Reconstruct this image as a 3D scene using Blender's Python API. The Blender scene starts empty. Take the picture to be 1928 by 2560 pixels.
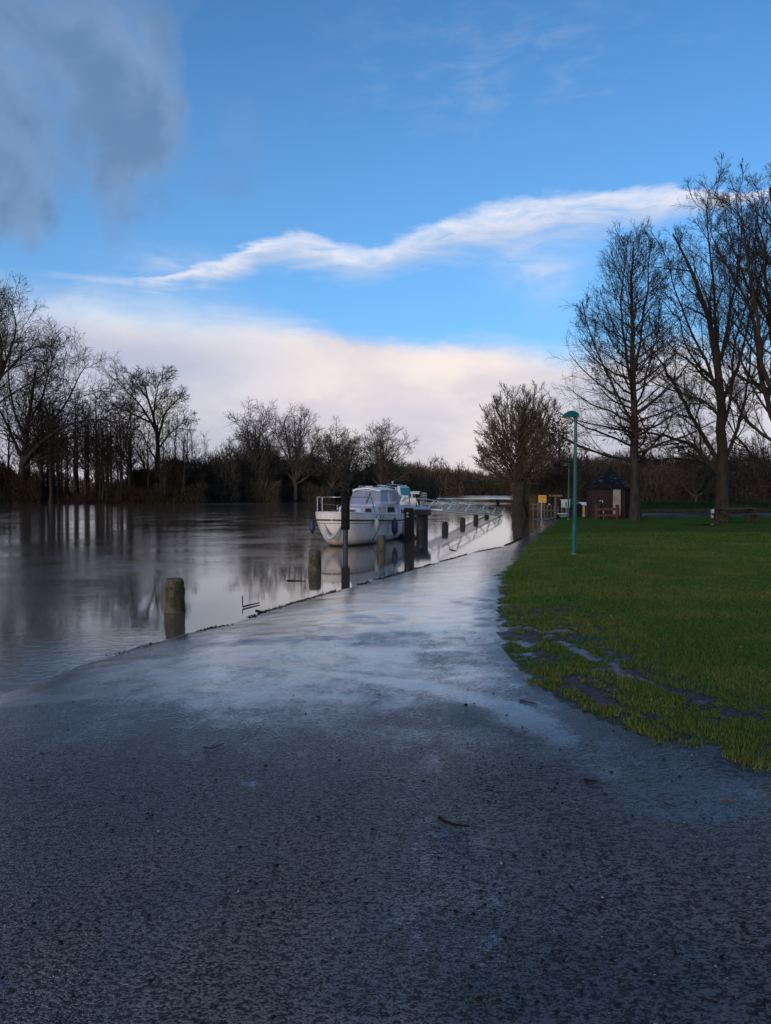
import bpy, math, random
import numpy as np
from mathutils import Vector, Matrix

random.seed(7)
SC = bpy.context.scene
COL = SC.collection
W0, H0, F = 1928.0, 2560.0, 1924.0          # photograph size and focal length in its pixels
CAM_Z = 1.8
HOR = 1229.0
PITCH = math.atan((H0/2-HOR)/F)

# ------------------------------------------------------------------ camera
cam = bpy.data.cameras.new('camera')
cam.sensor_fit = 'VERTICAL'; cam.sensor_height = 34.6; cam.lens = F/H0*34.6
cam.clip_start = 0.05; cam.clip_end = 6000
camo = bpy.data.objects.new('camera', cam); COL.objects.link(camo)
camo.location = (0, 0, CAM_Z); camo.rotation_euler = (math.pi/2-PITCH, 0, 0)
SC.camera = camo
SC.render.resolution_x = 771; SC.render.resolution_y = 1024
SC.view_settings.view_transform = 'Standard'; SC.view_settings.look = 'None'
SC.view_settings.gamma = 1; SC.view_settings.exposure = 0.0
SC.view_settings.use_curve_mapping = False

def ray(px, py):
    cx = (px-W0/2)/F; cy = (H0/2-py)/F
    c, s = math.cos(PITCH), math.sin(PITCH)
    return Vector((cx, c+s*cy, -s+c*cy))
def at(px, py, D):                            # point seen at a pixel, D metres ahead
    r = ray(px, py); k = D/r.y
    return Vector((r.x*k, D, CAM_Z+r.z*k))
def atz(px, py, z=0.0):                       # point seen at a pixel, at height z
    r = ray(px, py); k = (z-CAM_Z)/r.z
    return Vector((r.x*k, r.y*k, z))
def azel(px, py):
    r = ray(px, py).normalized()
    return math.atan2(r.x, r.y), math.asin(r.z)

# ------------------------------------------------------------------ node helpers
class E:                                      # tiny expression wrapper for math nodes
    def __init__(s, nt, v): s.nt = nt; s.v = v
    def _op(s, op, *a, clamp=False):
        n = s.nt.nodes.new('ShaderNodeMath'); n.operation = op; n.use_clamp = clamp
        for i, q in enumerate((s,)+a):
            q = q.v if isinstance(q, E) else q
            if isinstance(q, (int, float)): n.inputs[i].default_value = q
            else: s.nt.links.new(q, n.inputs[i])
        return E(s.nt, n.outputs[0])
    def __add__(s, o): return s._op('ADD', o)
    def __radd__(s, o): return s._op('ADD', o)
    def __sub__(s, o): return s._op('SUBTRACT', o)
    def __rsub__(s, o): return (s*-1)+o
    def __mul__(s, o): return s._op('MULTIPLY', o)
    def __rmul__(s, o): return s._op('MULTIPLY', o)
    def __truediv__(s, o): return s._op('DIVIDE', o)
    def abs(s): return s._op('ABSOLUTE')
    def clamp(s): return s._op('ADD', 0.0, clamp=True)
    def pow(s, p): return s._op('POWER', p)
    def exp(s): return s._op('EXPONENT')
    def max(s, o): return s._op('MAXIMUM', o)
    def min(s, o): return s._op('MINIMUM', o)
    def step(s, a, b):                        # smoothstep a..b
        n = s.nt.nodes.new('ShaderNodeMapRange'); n.interpolation_type = 'SMOOTHSTEP'; n.clamp = True
        for i, q in ((0, s), (1, a), (2, b)):
            q = q.v if isinstance(q, E) else q
            if isinstance(q, (int, float)): n.inputs[i].default_value = q
            else: s.nt.links.new(q, n.inputs[i])
        return E(s.nt, n.outputs[0])
def sock(nt, v, inp):
    if isinstance(v, E): v = v.v
    if isinstance(v, (int, float)): inp.default_value = v
    elif isinstance(v, (tuple, list)): inp.default_value = tuple(v)+((1,) if len(v) == 3 and len(inp.default_value) == 4 else ())
    else: nt.links.new(v, inp)
def mixc(nt, f, a, b, mode='MIX'):
    n = nt.nodes.new('ShaderNodeMix'); n.data_type = 'RGBA'; n.blend_type = mode
    sock(nt, f, n.inputs[0]); sock(nt, a, n.inputs[6]); sock(nt, b, n.inputs[7])
    return n.outputs[2]
def noise(nt, vec, scale, detail=3, rough=.55, dist=0, col=False):
    n = nt.nodes.new('ShaderNodeTexNoise'); n.inputs['Scale'].default_value = scale
    n.inputs['Detail'].default_value = detail; n.inputs['Roughness'].default_value = rough
    n.inputs['Distortion'].default_value = dist
    if vec is not None: nt.links.new(vec, n.inputs['Vector'])
    return n.outputs['Color'] if col else E(nt, n.outputs['Fac'])
def mapping(nt, vec, scale=(1, 1, 1), loc=(0, 0, 0), rot=(0, 0, 0)):
    n = nt.nodes.new('ShaderNodeMapping'); nt.links.new(vec, n.inputs[0])
    n.inputs['Scale'].default_value = scale; n.inputs['Location'].default_value = loc; n.inputs['Rotation'].default_value = rot
    return n.outputs[0]
def attr(nt, name):
    n = nt.nodes.new('ShaderNodeAttribute'); n.attribute_name = name; return n
def bump(nt, h, strength, dist):
    n = nt.nodes.new('ShaderNodeBump'); sock(nt, strength, n.inputs['Strength']); n.inputs['Distance'].default_value = dist
    sock(nt, h, n.inputs['Height']); return n.outputs[0]
def newmat(name):
    m = bpy.data.materials.new(name); m.use_nodes = True; nt = m.node_tree
    return m, nt, nt.nodes['Principled BSDF']

# ------------------------------------------------------------------ world: sky with clouds fixed in world directions
SUN_EL, SUN_AZ = math.radians(12), math.radians(-150)       # low, behind the viewer's left shoulder and veiled by cloud
world = bpy.data.worlds.new('World'); SC.world = world; world.use_nodes = True
nt = world.node_tree; nt.nodes.clear()
tc = nt.nodes.new('ShaderNodeTexCoord'); gen = tc.outputs['Generated']
sep = nt.nodes.new('ShaderNodeSeparateXYZ'); nt.links.new(gen, sep.inputs[0])
X, Y, Z = (E(nt, sep.outputs[i]) for i in range(3))
AZ = X._op('ARCTAN2', Y); EL = Z._op('ARCSINE')
sky = nt.nodes.new('ShaderNodeTexSky'); sky.sky_type = 'NISHITA'; sky.sun_disc = False
sky.sun_elevation = SUN_EL; sky.sun_rotation = SUN_AZ; sky.air_density = 1.0; sky.dust_density = .3; sky.ozone_density = 2.5
SKY_STR = .11
def fcurve(x, pts, yr):                       # piecewise smooth curve over azimuth; x in radians, values in radians
    n = nt.nodes.new('ShaderNodeFloatCurve'); c = n.mapping.curves[0]
    R = .75
    P = sorted(((a/R*.5+.5), v/yr) for a, v in pts)
    c.points[0].location = (0, P[0][1]); c.points[1].location = (1, P[-1][1])
    for a, v in P:
        if .002 < a < .998: c.points.new(a, v)
    n.mapping.update()
    sock(nt, (x*(.5/R)+.5).clamp(), n.inputs['Value']); n.inputs['Factor'].default_value = 1
    return E(nt, n.outputs[0])*yr
n_big = noise(nt, mapping(nt, gen, (1, 1, 2.2)), 5.5, 6, .55, .3)
n_fine = noise(nt, mapping(nt, gen, (1, 1, 3.0), (3, 1, 2)), 16, 6, .6, .4)
n_soft = noise(nt, mapping(nt, gen, (1, 1, 2.0), (7, 2, 5)), 3.5, 3, .5, .2)
U = 1/F                                       # about one photograph pixel in radians
# clear sky gets paler towards the horizon, as in thin winter haze
blue = mixc(nt, 1.0, sky.outputs[0], (.80, 1.38, 1.80), 'MULTIPLY')
pale = mixc(nt, EL.step(.62, .02)*.42, blue, (2.4, 4.6, 8.4))
c0 = pale
# --- high thin wisp
w = AZ-azel(1250, 180)[0]; v = EL-azel(1250, 180)[1]
wisp = ((w*w*28+v*v*260)*-1).exp()*n_fine.step(.42, .8)*.30
c0 = mixc(nt, wisp, c0, (4.5, 5.3, 6.6))
# --- dark ragged cloud, upper left
def blob(px, py, rx, ry, k=1.0):
    a, e = azel(px, py)
    dx = (AZ-a)*(F/rx); dy = (EL-e)*(F/ry)
    return ((dx*dx+dy*dy)*-1).exp()*k
B = blob(280, 50, 230, 150, .95)+blob(380, 330, 120, 150, 1.1)+blob(260, 210, 150, 130, .7)+blob(10, 430, 110, 150, .95)+blob(75, 570, 55, 70, .85)+blob(290, 530, 60, 100, .85) \
    +blob(-60, 120, 130, 180, .75)+blob(160, 440, 120, 60, .5)+blob(-420, 250, 320, 330, 1.0)
B2 = blob(600, 350, 90, 120, .55)+blob(560, 480, 90, 40, .3)
n_smk = noise(nt, mapping(nt, gen, (1.2, 1, 1), (2, 6, 4)), 8.5, 6, .52, .35)
dark = (B*.85+(n_smk-.5)*2.6*B.step(.0, .5)+(n_big-.5)*1.6*B.step(.0, .5)+(n_fine-.5)*.5*B.step(.0, .5)).step(.34, 1.30)*.92
dark2 = (B2+(n_fine-.5)*.5+(n_big-.5)*.4).step(.15, .9)*.42
dcol = mixc(nt, (n_smk*.7+n_big*.3).step(.62, .40), (1.25, 2.3, 4.1), (2.1, 3.2, 5.2))
c0 = mixc(nt, dark.max(dark2), c0, dcol)
# --- long bright streak
sc = [azel(*p) for p in [(120, 715), (300, 706), (420, 697), (560, 662), (700, 618), (800, 628), (880, 648), (960, 640), (1100, 590), (1250, 556), (1450, 528), (1700, 505), (1928, 485)]]
st = [5, 6, 11, 22, 28, 31, 33, 32, 38, 42, 38, 25, 13]
cen = fcurve(AZ, sc, .7)
thk = fcurve(AZ, [(a, t*U) for (a, e), t in zip(sc, st)], .06)
n_str = noise(nt, mapping(nt, gen, (1, 1, 4.5), (5, 4, 2)), 11, 7, .62, .8)
dv = (EL-cen+(n_fine-.5)*.034+(n_str-.5)*.026+(n_big-.5)*.02)/thk
endf = AZ.step(azel(250, 700)[0], azel(460, 700)[0])*AZ.step(azel(2300, 500)[0], azel(1750, 500)[0])
streak = ((dv.step(1.25, .35))*(dv.step(-2.2, -.1)))*endf*(n_str.step(.28, .6)*.5+.5)
scol = mixc(nt, dv.step(-.9, .8), (5.2, 5.9, 7.4), (8.0, 8.0, 8.8))
c0 = mixc(nt, streak*.9, c0, scol)
lw = blob(1340, 660, 100, 50, .8)+blob(1380, 730, 60, 60, .3)+blob(430, 660, 120, 34, .6)+blob(330, 705, 150, 8, .9)
c0 = mixc(nt, (lw*(n_fine.step(.3, .7)+.25)).clamp()*.6, c0, (6.3, 6.8, 8.3))
# --- cloud bank over the horizon, all the way round
bt = [azel(*p) for p in [(0, 720), (200, 735), (400, 762), (560, 782), (750, 815), (900, 836), (1060, 862), (1180, 850), (1260, 842), (1330, 862), (1500, 880), (1700, 860), (1928, 850)]]
top = fcurve(AZ, bt, .7)
soft = fcurve(AZ, [(azel(0, 0)[0], .030), (azel(500, 0)[0], .034), (azel(800, 0)[0], .018), (azel(1100, 0)[0], .014), (azel(1500, 0)[0], .022)], .06)
bd = (top-EL)+(n_big-.5)*.045+(n_fine-.5)*.022+(n_str-.5)*.035
bank = (bd/soft).step(-1.0, 1.6)
g1 = (n_soft*.5+n_big*.55)
lav = mixc(nt, g1.step(.44, .60), (4.9, 5.0, 6.0), (7.6, 7.2, 7.3))
warmc = blob(1000, 980, 420, 120, 1.0)+blob(1230, 900, 200, 50, .5)+blob(560, 830, 260, 50, .6)
c1 = mixc(nt, (warmc*(g1.step(.25, .62)*.7+.3)).clamp()*.85, lav, (9.3, 8.0, 7.35))
c1 = mixc(nt, blob(330, 900, 330, 70, .95)+blob(150, 1010, 300, 60, .5)+blob(1900, 980, 500, 60, .3), c1, (4.5, 4.9, 6.2))
c1 = mixc(nt, blob(280, 775, 380, 36, .8).clamp(), c1, (8.0, 8.1, 8.4))
c1 = mixc(nt, EL.step(.10, .0)*.5, c1, (5.6, 4.9, 5.2))
c0 = mixc(nt, bank*.97, c0, c1)
bg = nt.nodes.new('ShaderNodeBackground'); bg.inputs['Strength'].default_value = SKY_STR
nt.links.new(c0, bg.inputs['Color'])
wo = nt.nodes.new('ShaderNodeOutputWorld'); nt.links.new(bg.outputs[0], wo.inputs['Surface'])

sun = bpy.data.lights.new('sun', 'SUN'); sun.energy = 1.5; sun.angle = math.radians(25); sun.color = (1, .84, .70)
so = bpy.data.objects.new('sun', sun); COL.objects.link(so)
sd = Vector((math.sin(SUN_AZ)*math.cos(SUN_EL), math.cos(SUN_AZ)*math.cos(SUN_EL), math.sin(SUN_EL)))
so.rotation_euler = sd.to_track_quat('Z', 'Y').to_euler(); so.location = (0, -20, 30)

# ------------------------------------------------------------------ numpy noise
def vnoise(x, y, seed=0):
    xi = np.floor(x).astype(np.int64); yi = np.floor(y).astype(np.int64)
    fx = x-xi; fy = y-yi; fx = fx*fx*(3-2*fx); fy = fy*fy*(3-2*fy)
    def h(a, b):
        n = (a*374761393+b*668265263+seed*974634777) & 0xffffffff
        n = ((n ^ (n >> 13))*1274126177) & 0xffffffff
        return ((n ^ (n >> 16)) & 0xffff)/65535.0
    return (h(xi, yi)*(1-fx)+h(xi+1, yi)*fx)*(1-fy)+(h(xi, yi+1)*(1-fx)+h(xi+1, yi+1)*fx)*fy
def fbm(x, y, seed=0, o=4):
    s = 0; a = .5; t = 0
    for i in range(o):
        s = s+a*vnoise(x*2**i, y*2**i, seed+i*17); t += a; a *= .55
    return s/t
def sstep(x, a, b):
    t = np.clip((x-a)/(b-a), 0, 1); return t*t*(3-2*t)
def pdist(x, y, P, closed=False):             # distance to polyline
    d = np.full(np.shape(x), 1e9); n = len(P)
    for i in range(n if closed else n-1):
        ax, ay = P[i][:2]; bx, by = P[(i+1) % n][:2]
        ux, uy = bx-ax, by-ay; L = ux*ux+uy*uy+1e-12
        t = np.clip(((x-ax)*ux+(y-ay)*uy)/L, 0, 1)
        d = np.minimum(d, np.hypot(x-ax-t*ux, y-ay-t*uy))
    return d
def inside(x, y, P):
    c = np.zeros(np.shape(x), bool); n = len(P)
    for i in range(n):
        ax, ay = P[i][:2]; bx, by = P[(i+1) % n][:2]
        if ay == by: continue
        c ^= ((ay > y) != (by > y)) & (x < (bx-ax)*(y-ay)/(by-ay)+ax)
    return c
def sdist(x, y, P):
    d = pdist(x, y, P, True); return np.where(inside(x, y, P), d, -d)

SHORE = [(-6, -10), (-4.3, 0), (-3.8, 4)]+[tuple(atz(*p)[:2]) for p in [(0, 1736), (75, 1712), (151, 1682), (232, 1655), (346, 1618), (464, 1585), (572, 1561), (670, 1526), (810, 1485), (900, 1461), (1030, 1424), (1177, 1383), (1260, 1366), (1305, 1345)]] \
    + [(6.6, 36), (8.0, 42), (8.9, 46), (9.6, 50), (10.6, 55), (13, 64), (18.3, 105), (34, 200), (51, 300), (68, 395)]
RIGHT = SHORE+[(1500, 395), (1500, -60), (-6, -60)]
LEFT = [(-1500, 108), (-66, 115), (-45, 119), (-30, 124), (-12, 144), (7, 160), (10, 200), (18, 300), (30, 385), (70, 403), (130, 420), (1600, 420), (1600, 3500),
        (-1600, 3500), (-1600, 600), (-80, 600), (-32, 400), (-30, 136), (-66, 124), (-1500, 118)]
Gz = .17
LEDGE = [(14, .5), (6, 2.4), (3.3, 3.75)]+[tuple(atz(p[0], p[1], Gz)[:2]) for p in [(1905, 1907), (1796, 1868), (1647, 1845), (1498, 1788), (1423, 1758), (1330, 1700), (1270, 1640), (1246, 1585), (1242, 1509), (1249, 1469), (1269, 1420), (1288, 1400), (1305, 1375), (1326, 1352), (1345, 1325)]] \
    + [(8.6, 40), (10.1, 46), (11.4, 49.5), (14.5, 51.5), (60, 51.5)]
LAWN = LEDGE+[(1500, 51.5), (1500, 0.5)]
def height(x, y):
    x = np.asarray(x, float); y = np.asarray(y, float)
    wob = (fbm(x*.9, y*.5, 3)-.5)*.35*sstep(y, 3, 20)
    dr = sdist(x, y, RIGHT)+wob*.6
    dl = sdist(x, y, LEFT)
    zr = np.where(dr > 0, .15*(1-np.exp(-dr/1.3)), np.maximum(dr*.10, -1.5))
    low = sstep(y, 26, 40)*(1-sstep(y, 44, 50))
    dlw = sdist(x, y, LAWN)
    zr = zr-np.where((dr > 0) & (dlw < .4), low*.05, 0)
    zr = zr+.05*sstep(dlw, -.1, 1.2)+.02*(fbm(x*.5, y*.5, 9)-.5)*sstep(dr, 0, 1)
    zr = zr+.62*np.exp(-((y-(63+x*.02))/1.6)**2)*sstep(x, 14, 20)+.9*sstep(y, 66, 90)*sstep(x, 14, 24)*sstep(dr, 3, 12)*(1-sstep(y, 110, 140))
    zl = np.where(dl > 0, (1.0-.75*sstep(y, 200, 330))*(1-np.exp(-dl/2.0))*(.75+.5*fbm(x*.1, y*.1, 5)), np.maximum(dl*.15, -1.5))
    zl = zl+14*sstep(y, 700, 1900)*(.5+fbm(x*.002, y*.002, 6))
    return np.maximum(zr, zl)
def H(x, y): return float(height(np.array([x]), np.array([y]))[0])

# ------------------------------------------------------------------ mesh helpers
def fast_mesh(name, V, F4=None, F3=None, smooth=False, attrs=None, cols=None):
    me = bpy.data.meshes.new(name); V = np.asarray(V, np.float32).reshape(-1, 3)
    idx = []; starts = []; o = 0
    if F4 is not None and len(F4):
        F4 = np.asarray(F4, np.int32).reshape(-1, 4); idx.append(F4.ravel()); starts.append(np.arange(len(F4))*4); o = len(F4)*4
    if F3 is not None and len(F3):
        F3 = np.asarray(F3, np.int32).reshape(-1, 3); idx.append(F3.ravel()); starts.append(o+np.arange(len(F3))*3)
    idx = np.concatenate(idx).astype(np.int32); starts = np.concatenate(starts).astype(np.int32)
    me.vertices.add(len(V)); me.vertices.foreach_set('co', V.ravel())
    me.loops.add(len(idx)); me.loops.foreach_set('vertex_index', idx)
    me.polygons.add(len(starts)); me.polygons.foreach_set('loop_start', starts)
    if smooth: me.polygons.foreach_set('use_smooth', np.ones(len(starts), bool))
    me.update(calc_edges=True)
    for k, v in (attrs or {}).items():
        a = me.attributes.new(k, 'FLOAT', 'POINT'); a.data.foreach_set('value', np.asarray(v, np.float32).ravel())
    for k, v in (cols or {}).items():
        a = me.attributes.new(k, 'FLOAT_COLOR', 'POINT'); a.data.foreach_set('color', np.asarray(v, np.float32).ravel())
    return me
def link(name, me, mat, parent=None, loc=None, kind=None):
    o = bpy.data.objects.new(name, me)
    if mat and me and not me.materials: me.materials.append(mat)
    COL.objects.link(o)
    if parent: o.parent = parent
    if loc is not None: o.location = loc
    if kind: o['kind'] = kind
    return o
def tag(o, label, cat, group=None):
    o['label'] = label; o['category'] = cat
    if group: o['group'] = group
    return o
def thing(name, label, cat, loc=(0, 0, 0), rz=0, group=None):
    o = bpy.data.objects.new(name, None); COL.objects.link(o); o.empty_display_size = .2
    o.location = loc; o.rotation_euler = (0, 0, rz); return tag(o, label, cat, group)
def dup(root, loc, rz=0, scale=None, label=None):
    r = root.copy(); COL.objects.link(r); r.location = loc; r.rotation_euler = (0, 0, rz)
    if scale: r.scale = scale
    if label: r['label'] = label
    for ch in list(root.children):
        c = ch.copy(); COL.objects.link(c); c.parent = r
        for g in ch.children:
            d = g.copy(); COL.objects.link(d); d.parent = c
    return r
class MB:                                     # collects simple shapes for ONE mesh
    def __init__(s): s.v = []; s.f = []; s.sm = []
    def add(s, vs, fs, sm=False):
        b = len(s.v); s.v += [tuple(p) for p in vs]; s.f += [tuple(b+i for i in f) for f in fs]; s.sm += [sm]*len(fs); return s
    def box(s, c, d, rz=0, M=None):
        vs = []
        for k in ((-1, -1, -1), (1, -1, -1), (1, 1, -1), (-1, 1, -1), (-1, -1, 1), (1, -1, 1), (1, 1, 1), (-1, 1, 1)):
            p = Vector((k[0]*d[0]/2, k[1]*d[1]/2, k[2]*d[2]/2))
            if M: p = M @ p
            p = Matrix.Rotation(rz, 3, 'Z') @ p
            vs.append(p+Vector(c))
        return s.add(vs, [(0, 3, 2, 1), (4, 5, 6, 7), (0, 1, 5, 4), (1, 2, 6, 5), (2, 3, 7, 6), (3, 0, 4, 7)])
    def beam(s, a, b, w, h):                  # box between two points
        a = Vector(a); b = Vector(b); t = (b-a).normalized()
        up = Vector((0, 0, 1)) if abs(t.z) < .95 else Vector((0, 1, 0))
        x = t.cross(up).normalized(); y = x.cross(t)
        vs = [p+x*(i*w/2)+y*(j*h/2) for p in (a, b) for i, j in ((-1, -1), (1, -1), (1, 1), (-1, 1))]
        return s.add(vs, [(0, 1, 2, 3), (7, 6, 5, 4), (0, 4, 5, 1), (1, 5, 6, 2), (2, 6, 7, 3), (3, 7, 4, 0)])
    def tube(s, pts, r, S=8, cap=True):
        pts = [Vector(p) for p in pts]; n = len(pts); rr = r if isinstance(r, (list, tuple)) else [r]*n
        t0 = (pts[1]-pts[0]).normalized(); ref = Vector((0, 0, 1)) if abs(t0.z) < .9 else Vector((0, 1, 0))
        vs = []
        for i, p in enumerate(pts):
            t = (pts[min(i+1, n-1)]-pts[max(i-1, 0)]).normalized()
            x = t.cross(ref).normalized(); y = x.cross(t); ref = y if abs(y.dot(ref)) > .1 else ref
            vs += [p+(x*math.cos(a)+y*math.sin(a))*rr[i] for a in (2*math.pi*k/S for k in range(S))]
        fs = [(i*S+k, i*S+(k+1) % S, (i+1)*S+(k+1) % S, (i+1)*S+k) for i in range(n-1) for k in range(S)]
        s.add(vs, fs, True)
        if cap: s.add(vs[:S], [tuple(range(S))[::-1]]); s.add(vs[-S:], [tuple(range(S))])
        return s
    def lathe(s, prof, S=14, c=(0, 0, 0), sm=True, jit=0):
        vs = []; n = len(prof)
        for i, (r, z) in enumerate(prof):
            for k in range(S):
                a = 2*math.pi*k/S; q = 1+jit*random.uniform(-1, 1)
                vs.append((c[0]+r*q*math.cos(a), c[1]+r*q*math.sin(a), c[2]+z))
        fs = [(i*S+k, i*S+(k+1) % S, (i+1)*S+(k+1) % S, (i+1)*S+k) for i in range(n-1) for k in range(S)]
        s.add(vs, fs, sm); s.add(vs[:S], [tuple(range(S))[::-1]]); s.add(vs[-S:], [tuple(range(S))]); return s
    def prism(s, poly, z0, z1):
        n = len(poly); vs = [(x, y, z0) for x, y in poly]+[(x, y, z1) for x, y in poly]
        return s.add(vs, [tuple(range(n))[::-1], tuple(range(n, 2*n))]+[(i, (i+1) % n, n+(i+1) % n, n+i) for i in range(n)])
    def slab(s, quad, t):                     # thickened quad
        q = [Vector(p) for p in quad]; nn = (q[1]-q[0]).cross(q[3]-q[0]).normalized()*t
        n = len(q); vs = q+[p+nn for p in q]
        return s.add(vs, [tuple(range(n))[::-1], tuple(range(n, 2*n))]+[(i, (i+1) % n, n+(i+1) % n, n+i) for i in range(n)])
    def build(s, name, mat, parent=None, kind=None):
        me = bpy.data.meshes.new(name); me.from_pydata(s.v, [], s.f); me.polygons.foreach_set('use_smooth', s.sm); me.update()
        return link(name, me, mat, parent, kind=kind)

# ------------------------------------------------------------------ materials
def simple(name, c, rough=.7, c2=None, scale=8, spec=.4, metal=0, bs=0.0, bscale=40, stretch=(1, 1, 1), alpha=None, lo=.4, hi=.65):
    m, nt, b = newmat(name); tc = nt.nodes.new('ShaderNodeTexCoord'); v = mapping(nt, tc.outputs['Object'], stretch)
    n = noise(nt, v, scale, 5, .6)
    if c2 is None: c2 = tuple(q*.7 for q in c)
    col = mixc(nt, n.step(lo, hi), c, c2)
    nt.links.new(col, b.inputs['Base Color']); sock(nt, n*.2+(rough-.1), b.inputs['Roughness'])
    b.inputs['Metallic'].default_value = metal; b.inputs['Specular IOR Level'].default_value = spec
    if bs: nt.links.new(bump(nt, noise(nt, v, bscale, 4, .6), bs, .02), b.inputs['Normal'])
    if alpha is not None: b.inputs['Alpha'].default_value = alpha
    return m
def col_attr_mat(name, rough=.8, spec=.2, trans=0):
    m, nt, b = newmat(name); a = attr(nt, 'col'); nt.links.new(a.outputs['Color'], b.inputs['Base Color'])
    b.inputs['Roughness'].default_value = rough; b.inputs['Specular IOR Level'].default_value = spec
    return m
M = {}
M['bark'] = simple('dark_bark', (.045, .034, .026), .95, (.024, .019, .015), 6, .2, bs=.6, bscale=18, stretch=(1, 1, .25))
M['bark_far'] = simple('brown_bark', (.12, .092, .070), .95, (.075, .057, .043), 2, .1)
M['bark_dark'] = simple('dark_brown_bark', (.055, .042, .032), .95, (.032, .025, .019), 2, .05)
M['bark_willow'] = simple('olive_bark', (.13, .10, .06), .9, (.085, .068, .042), 4, .15)
M['twig_red'] = simple('reddish_twig', (.075, .035, .025), .9, (.05, .028, .02), 3, .1)
M['leaf_red'] = simple('dead_leaf', (.13, .035, .022), .7, (.07, .025, .018), 30, .2)
M['thicket'] = col_attr_mat('thicket_twigs', .95, .05)
M['grass'] = col_attr_mat('grass_blades', 1, .0)
M['hull'] = None
def hull_mat():
    m, nt, b = newmat('stained_white_hull'); tc = nt.nodes.new('ShaderNodeTexCoord'); o = tc.outputs['Object']
    sp = nt.nodes.new('ShaderNodeSeparateXYZ'); nt.links.new(o, sp.inputs[0]); z = E(nt, sp.outputs[2])
    n = noise(nt, mapping(nt, o, (3, 3, .8)), 3, 5, .6)
    n2 = noise(nt, mapping(nt, o, (1, 1, 1)), 1.2, 4, .6)
    c = mixc(nt, n.step(.35, .75), (.88, .76, .68), (.74, .62, .54))
    c = mixc(nt, (z+(n2-.5)*.22).step(.30, .04)*.75, c, (.20, .13, .065))
    c = mixc(nt, (z+(n-.5)*.06).step(.09, .02), c, (.025, .02, .017))
    nt.links.new(c, b.inputs['Base Color']); b.inputs['Roughness'].default_value = .35
    return m
M['hull'] = hull_mat()
M['gel'] = simple('white_gelcoat', (.80, .76, .71), .35, (.68, .63, .58), 3, .5)
M['gelgrey'] = simple('grey_weathered_deck', (.42, .41, .38), .7, (.25, .25, .21), 5, .3)
M['rubber'] = simple('black_rubber', (.018, .018, .02), .6, (.03, .03, .033), 6)
M['black_paint'] = simple('black_paint', (.008, .008, .009), .7, (.013, .013, .014), 5, .08)
M['pile_tube'] = simple('dark_slate_pile', (.02, .028, .045), .5, (.03, .04, .055), 8)
M['navy'] = simple('navy_vinyl', (.02, .035, .09), .45, (.015, .024, .06), 5)
M['offwhite'] = simple('offwhite_vinyl', (.52, .51, .48), .5, (.38, .36, .32), 8)
M['tanfender'] = simple('dirty_tan_vinyl', (.42, .33, .22), .6, (.26, .17, .09), 8)
M['steel'] = simple('stainless_steel', (.45, .45, .46), .35, (.36, .36, .36), 8, metal=.9)
M['alu'] = simple('weathered_aluminium', (.88, .80, .68), .55, (.76, .68, .57), 3, metal=.0)
M['frame'] = simple('pale_window_frame', (.50, .50, .52), .4, (.40, .40, .42), 4)
M['curtain'] = simple('red_curtain', (.16, .05, .045), .8, (.12, .04, .035), 10)
M['teal_cloth'] = simple('teal_cloth', (.01, .17, .22), .8, (.008, .12, .16), 6)
M['brown_cloth'] = simple('tan_cloth', (.22, .15, .11), .85, (.15, .10, .08), 6)
M['white_cover'] = simple('white_cover', (.62, .62, .64), .6, (.48, .48, .50), 4)
M['blue_deck'] = simple('blue_grey_decking', (.16, .19, .27), .45, (.12, .14, .19), 3, .5)
M['dark_timber'] = simple('wet_dark_timber', (.035, .026, .02), .6, (.02, .016, .013), 6, .4, bs=.4, bscale=14, stretch=(1, 1, .2))
M['bollard'] = simple('mossy_post_timber', (.115, .095, .06), .9, (.045, .036, .026), 9, .25, bs=.9, bscale=22, stretch=(1, 1, .35))
M['moss'] = simple('green_moss', (.075, .072, .025), .95, (.05, .048, .02), 30, .1, bs=.8, bscale=60)
M['teal_paint'] = simple('teal_paint', (.003, .095, .080), .4, (.003, .075, .066), 2, .25)
M['lens'] = simple('lamp_diffuser', (.30, .30, .29), .4)
M['redwood'] = simple('red_brown_timber', (.10, .036, .027), .7, (.065, .025, .02), 4, .3, bs=.3, bscale=20, stretch=(1, 1, .3))
M['shed'] = simple('dark_stained_boards', (.030, .014, .012), .75, (.018, .009, .008), 3, .3, stretch=(6, 6, .4))
M['shed_black'] = simple('black_boards', (.010, .006, .006), .8, (.007, .005, .005), 3, .2, stretch=(6, 6, .4))
M['slate'] = simple('dark_slate', (.014, .014, .018), .8, (.009, .009, .012), 4, .15)
M['lichen'] = simple('pale_lichen', (.13, .15, .13), .95, (.09, .10, .09), 9)
M['palepanel'] = simple('pale_grey_panel', (.30, .28, .26), .7, (.22, .20, .18), 3)
M['yellow'] = simple('yellow_sign_face', (.78, .38, .012), .45, (.68, .33, .012), 2)
M['yellow_rim'] = simple('pale_yellow_rim', (.75, .55, .18), .5)
M['ink'] = simple('black_print', (.02, .018, .012), .6)
M['redprint'] = simple('red_print', (.55, .05, .03), .5)
M['whiteprint'] = simple('white_print', (.75, .73, .72), .5)
M['grey_timber'] = simple('grey_weathered_timber', (.15, .12, .095), .85, (.09, .07, .055), 6, .2, stretch=(1, 1, .3))
M['grey_metal'] = simple('galvanised_post', (.28, .30, .28), .5, (.22, .23, .22), 5, metal=.3)
M['notice'] = simple('white_notice_board', (.50, .52, .56), .5, (.42, .44, .48), 5)
M['bluewhite'] = simple('pale_blue_roof', (.50, .60, .75), .4, (.42, .50, .62), 3)
M['warmpanel'] = simple('yellow_timber_panel', (.50, .33, .11), .6, (.36, .22, .07), 6)
M['rope'] = simple('dark_rope', (.03, .028, .026), .9)
M['plantdry'] = col_attr_mat('dry_plants', .9, .05)
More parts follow.
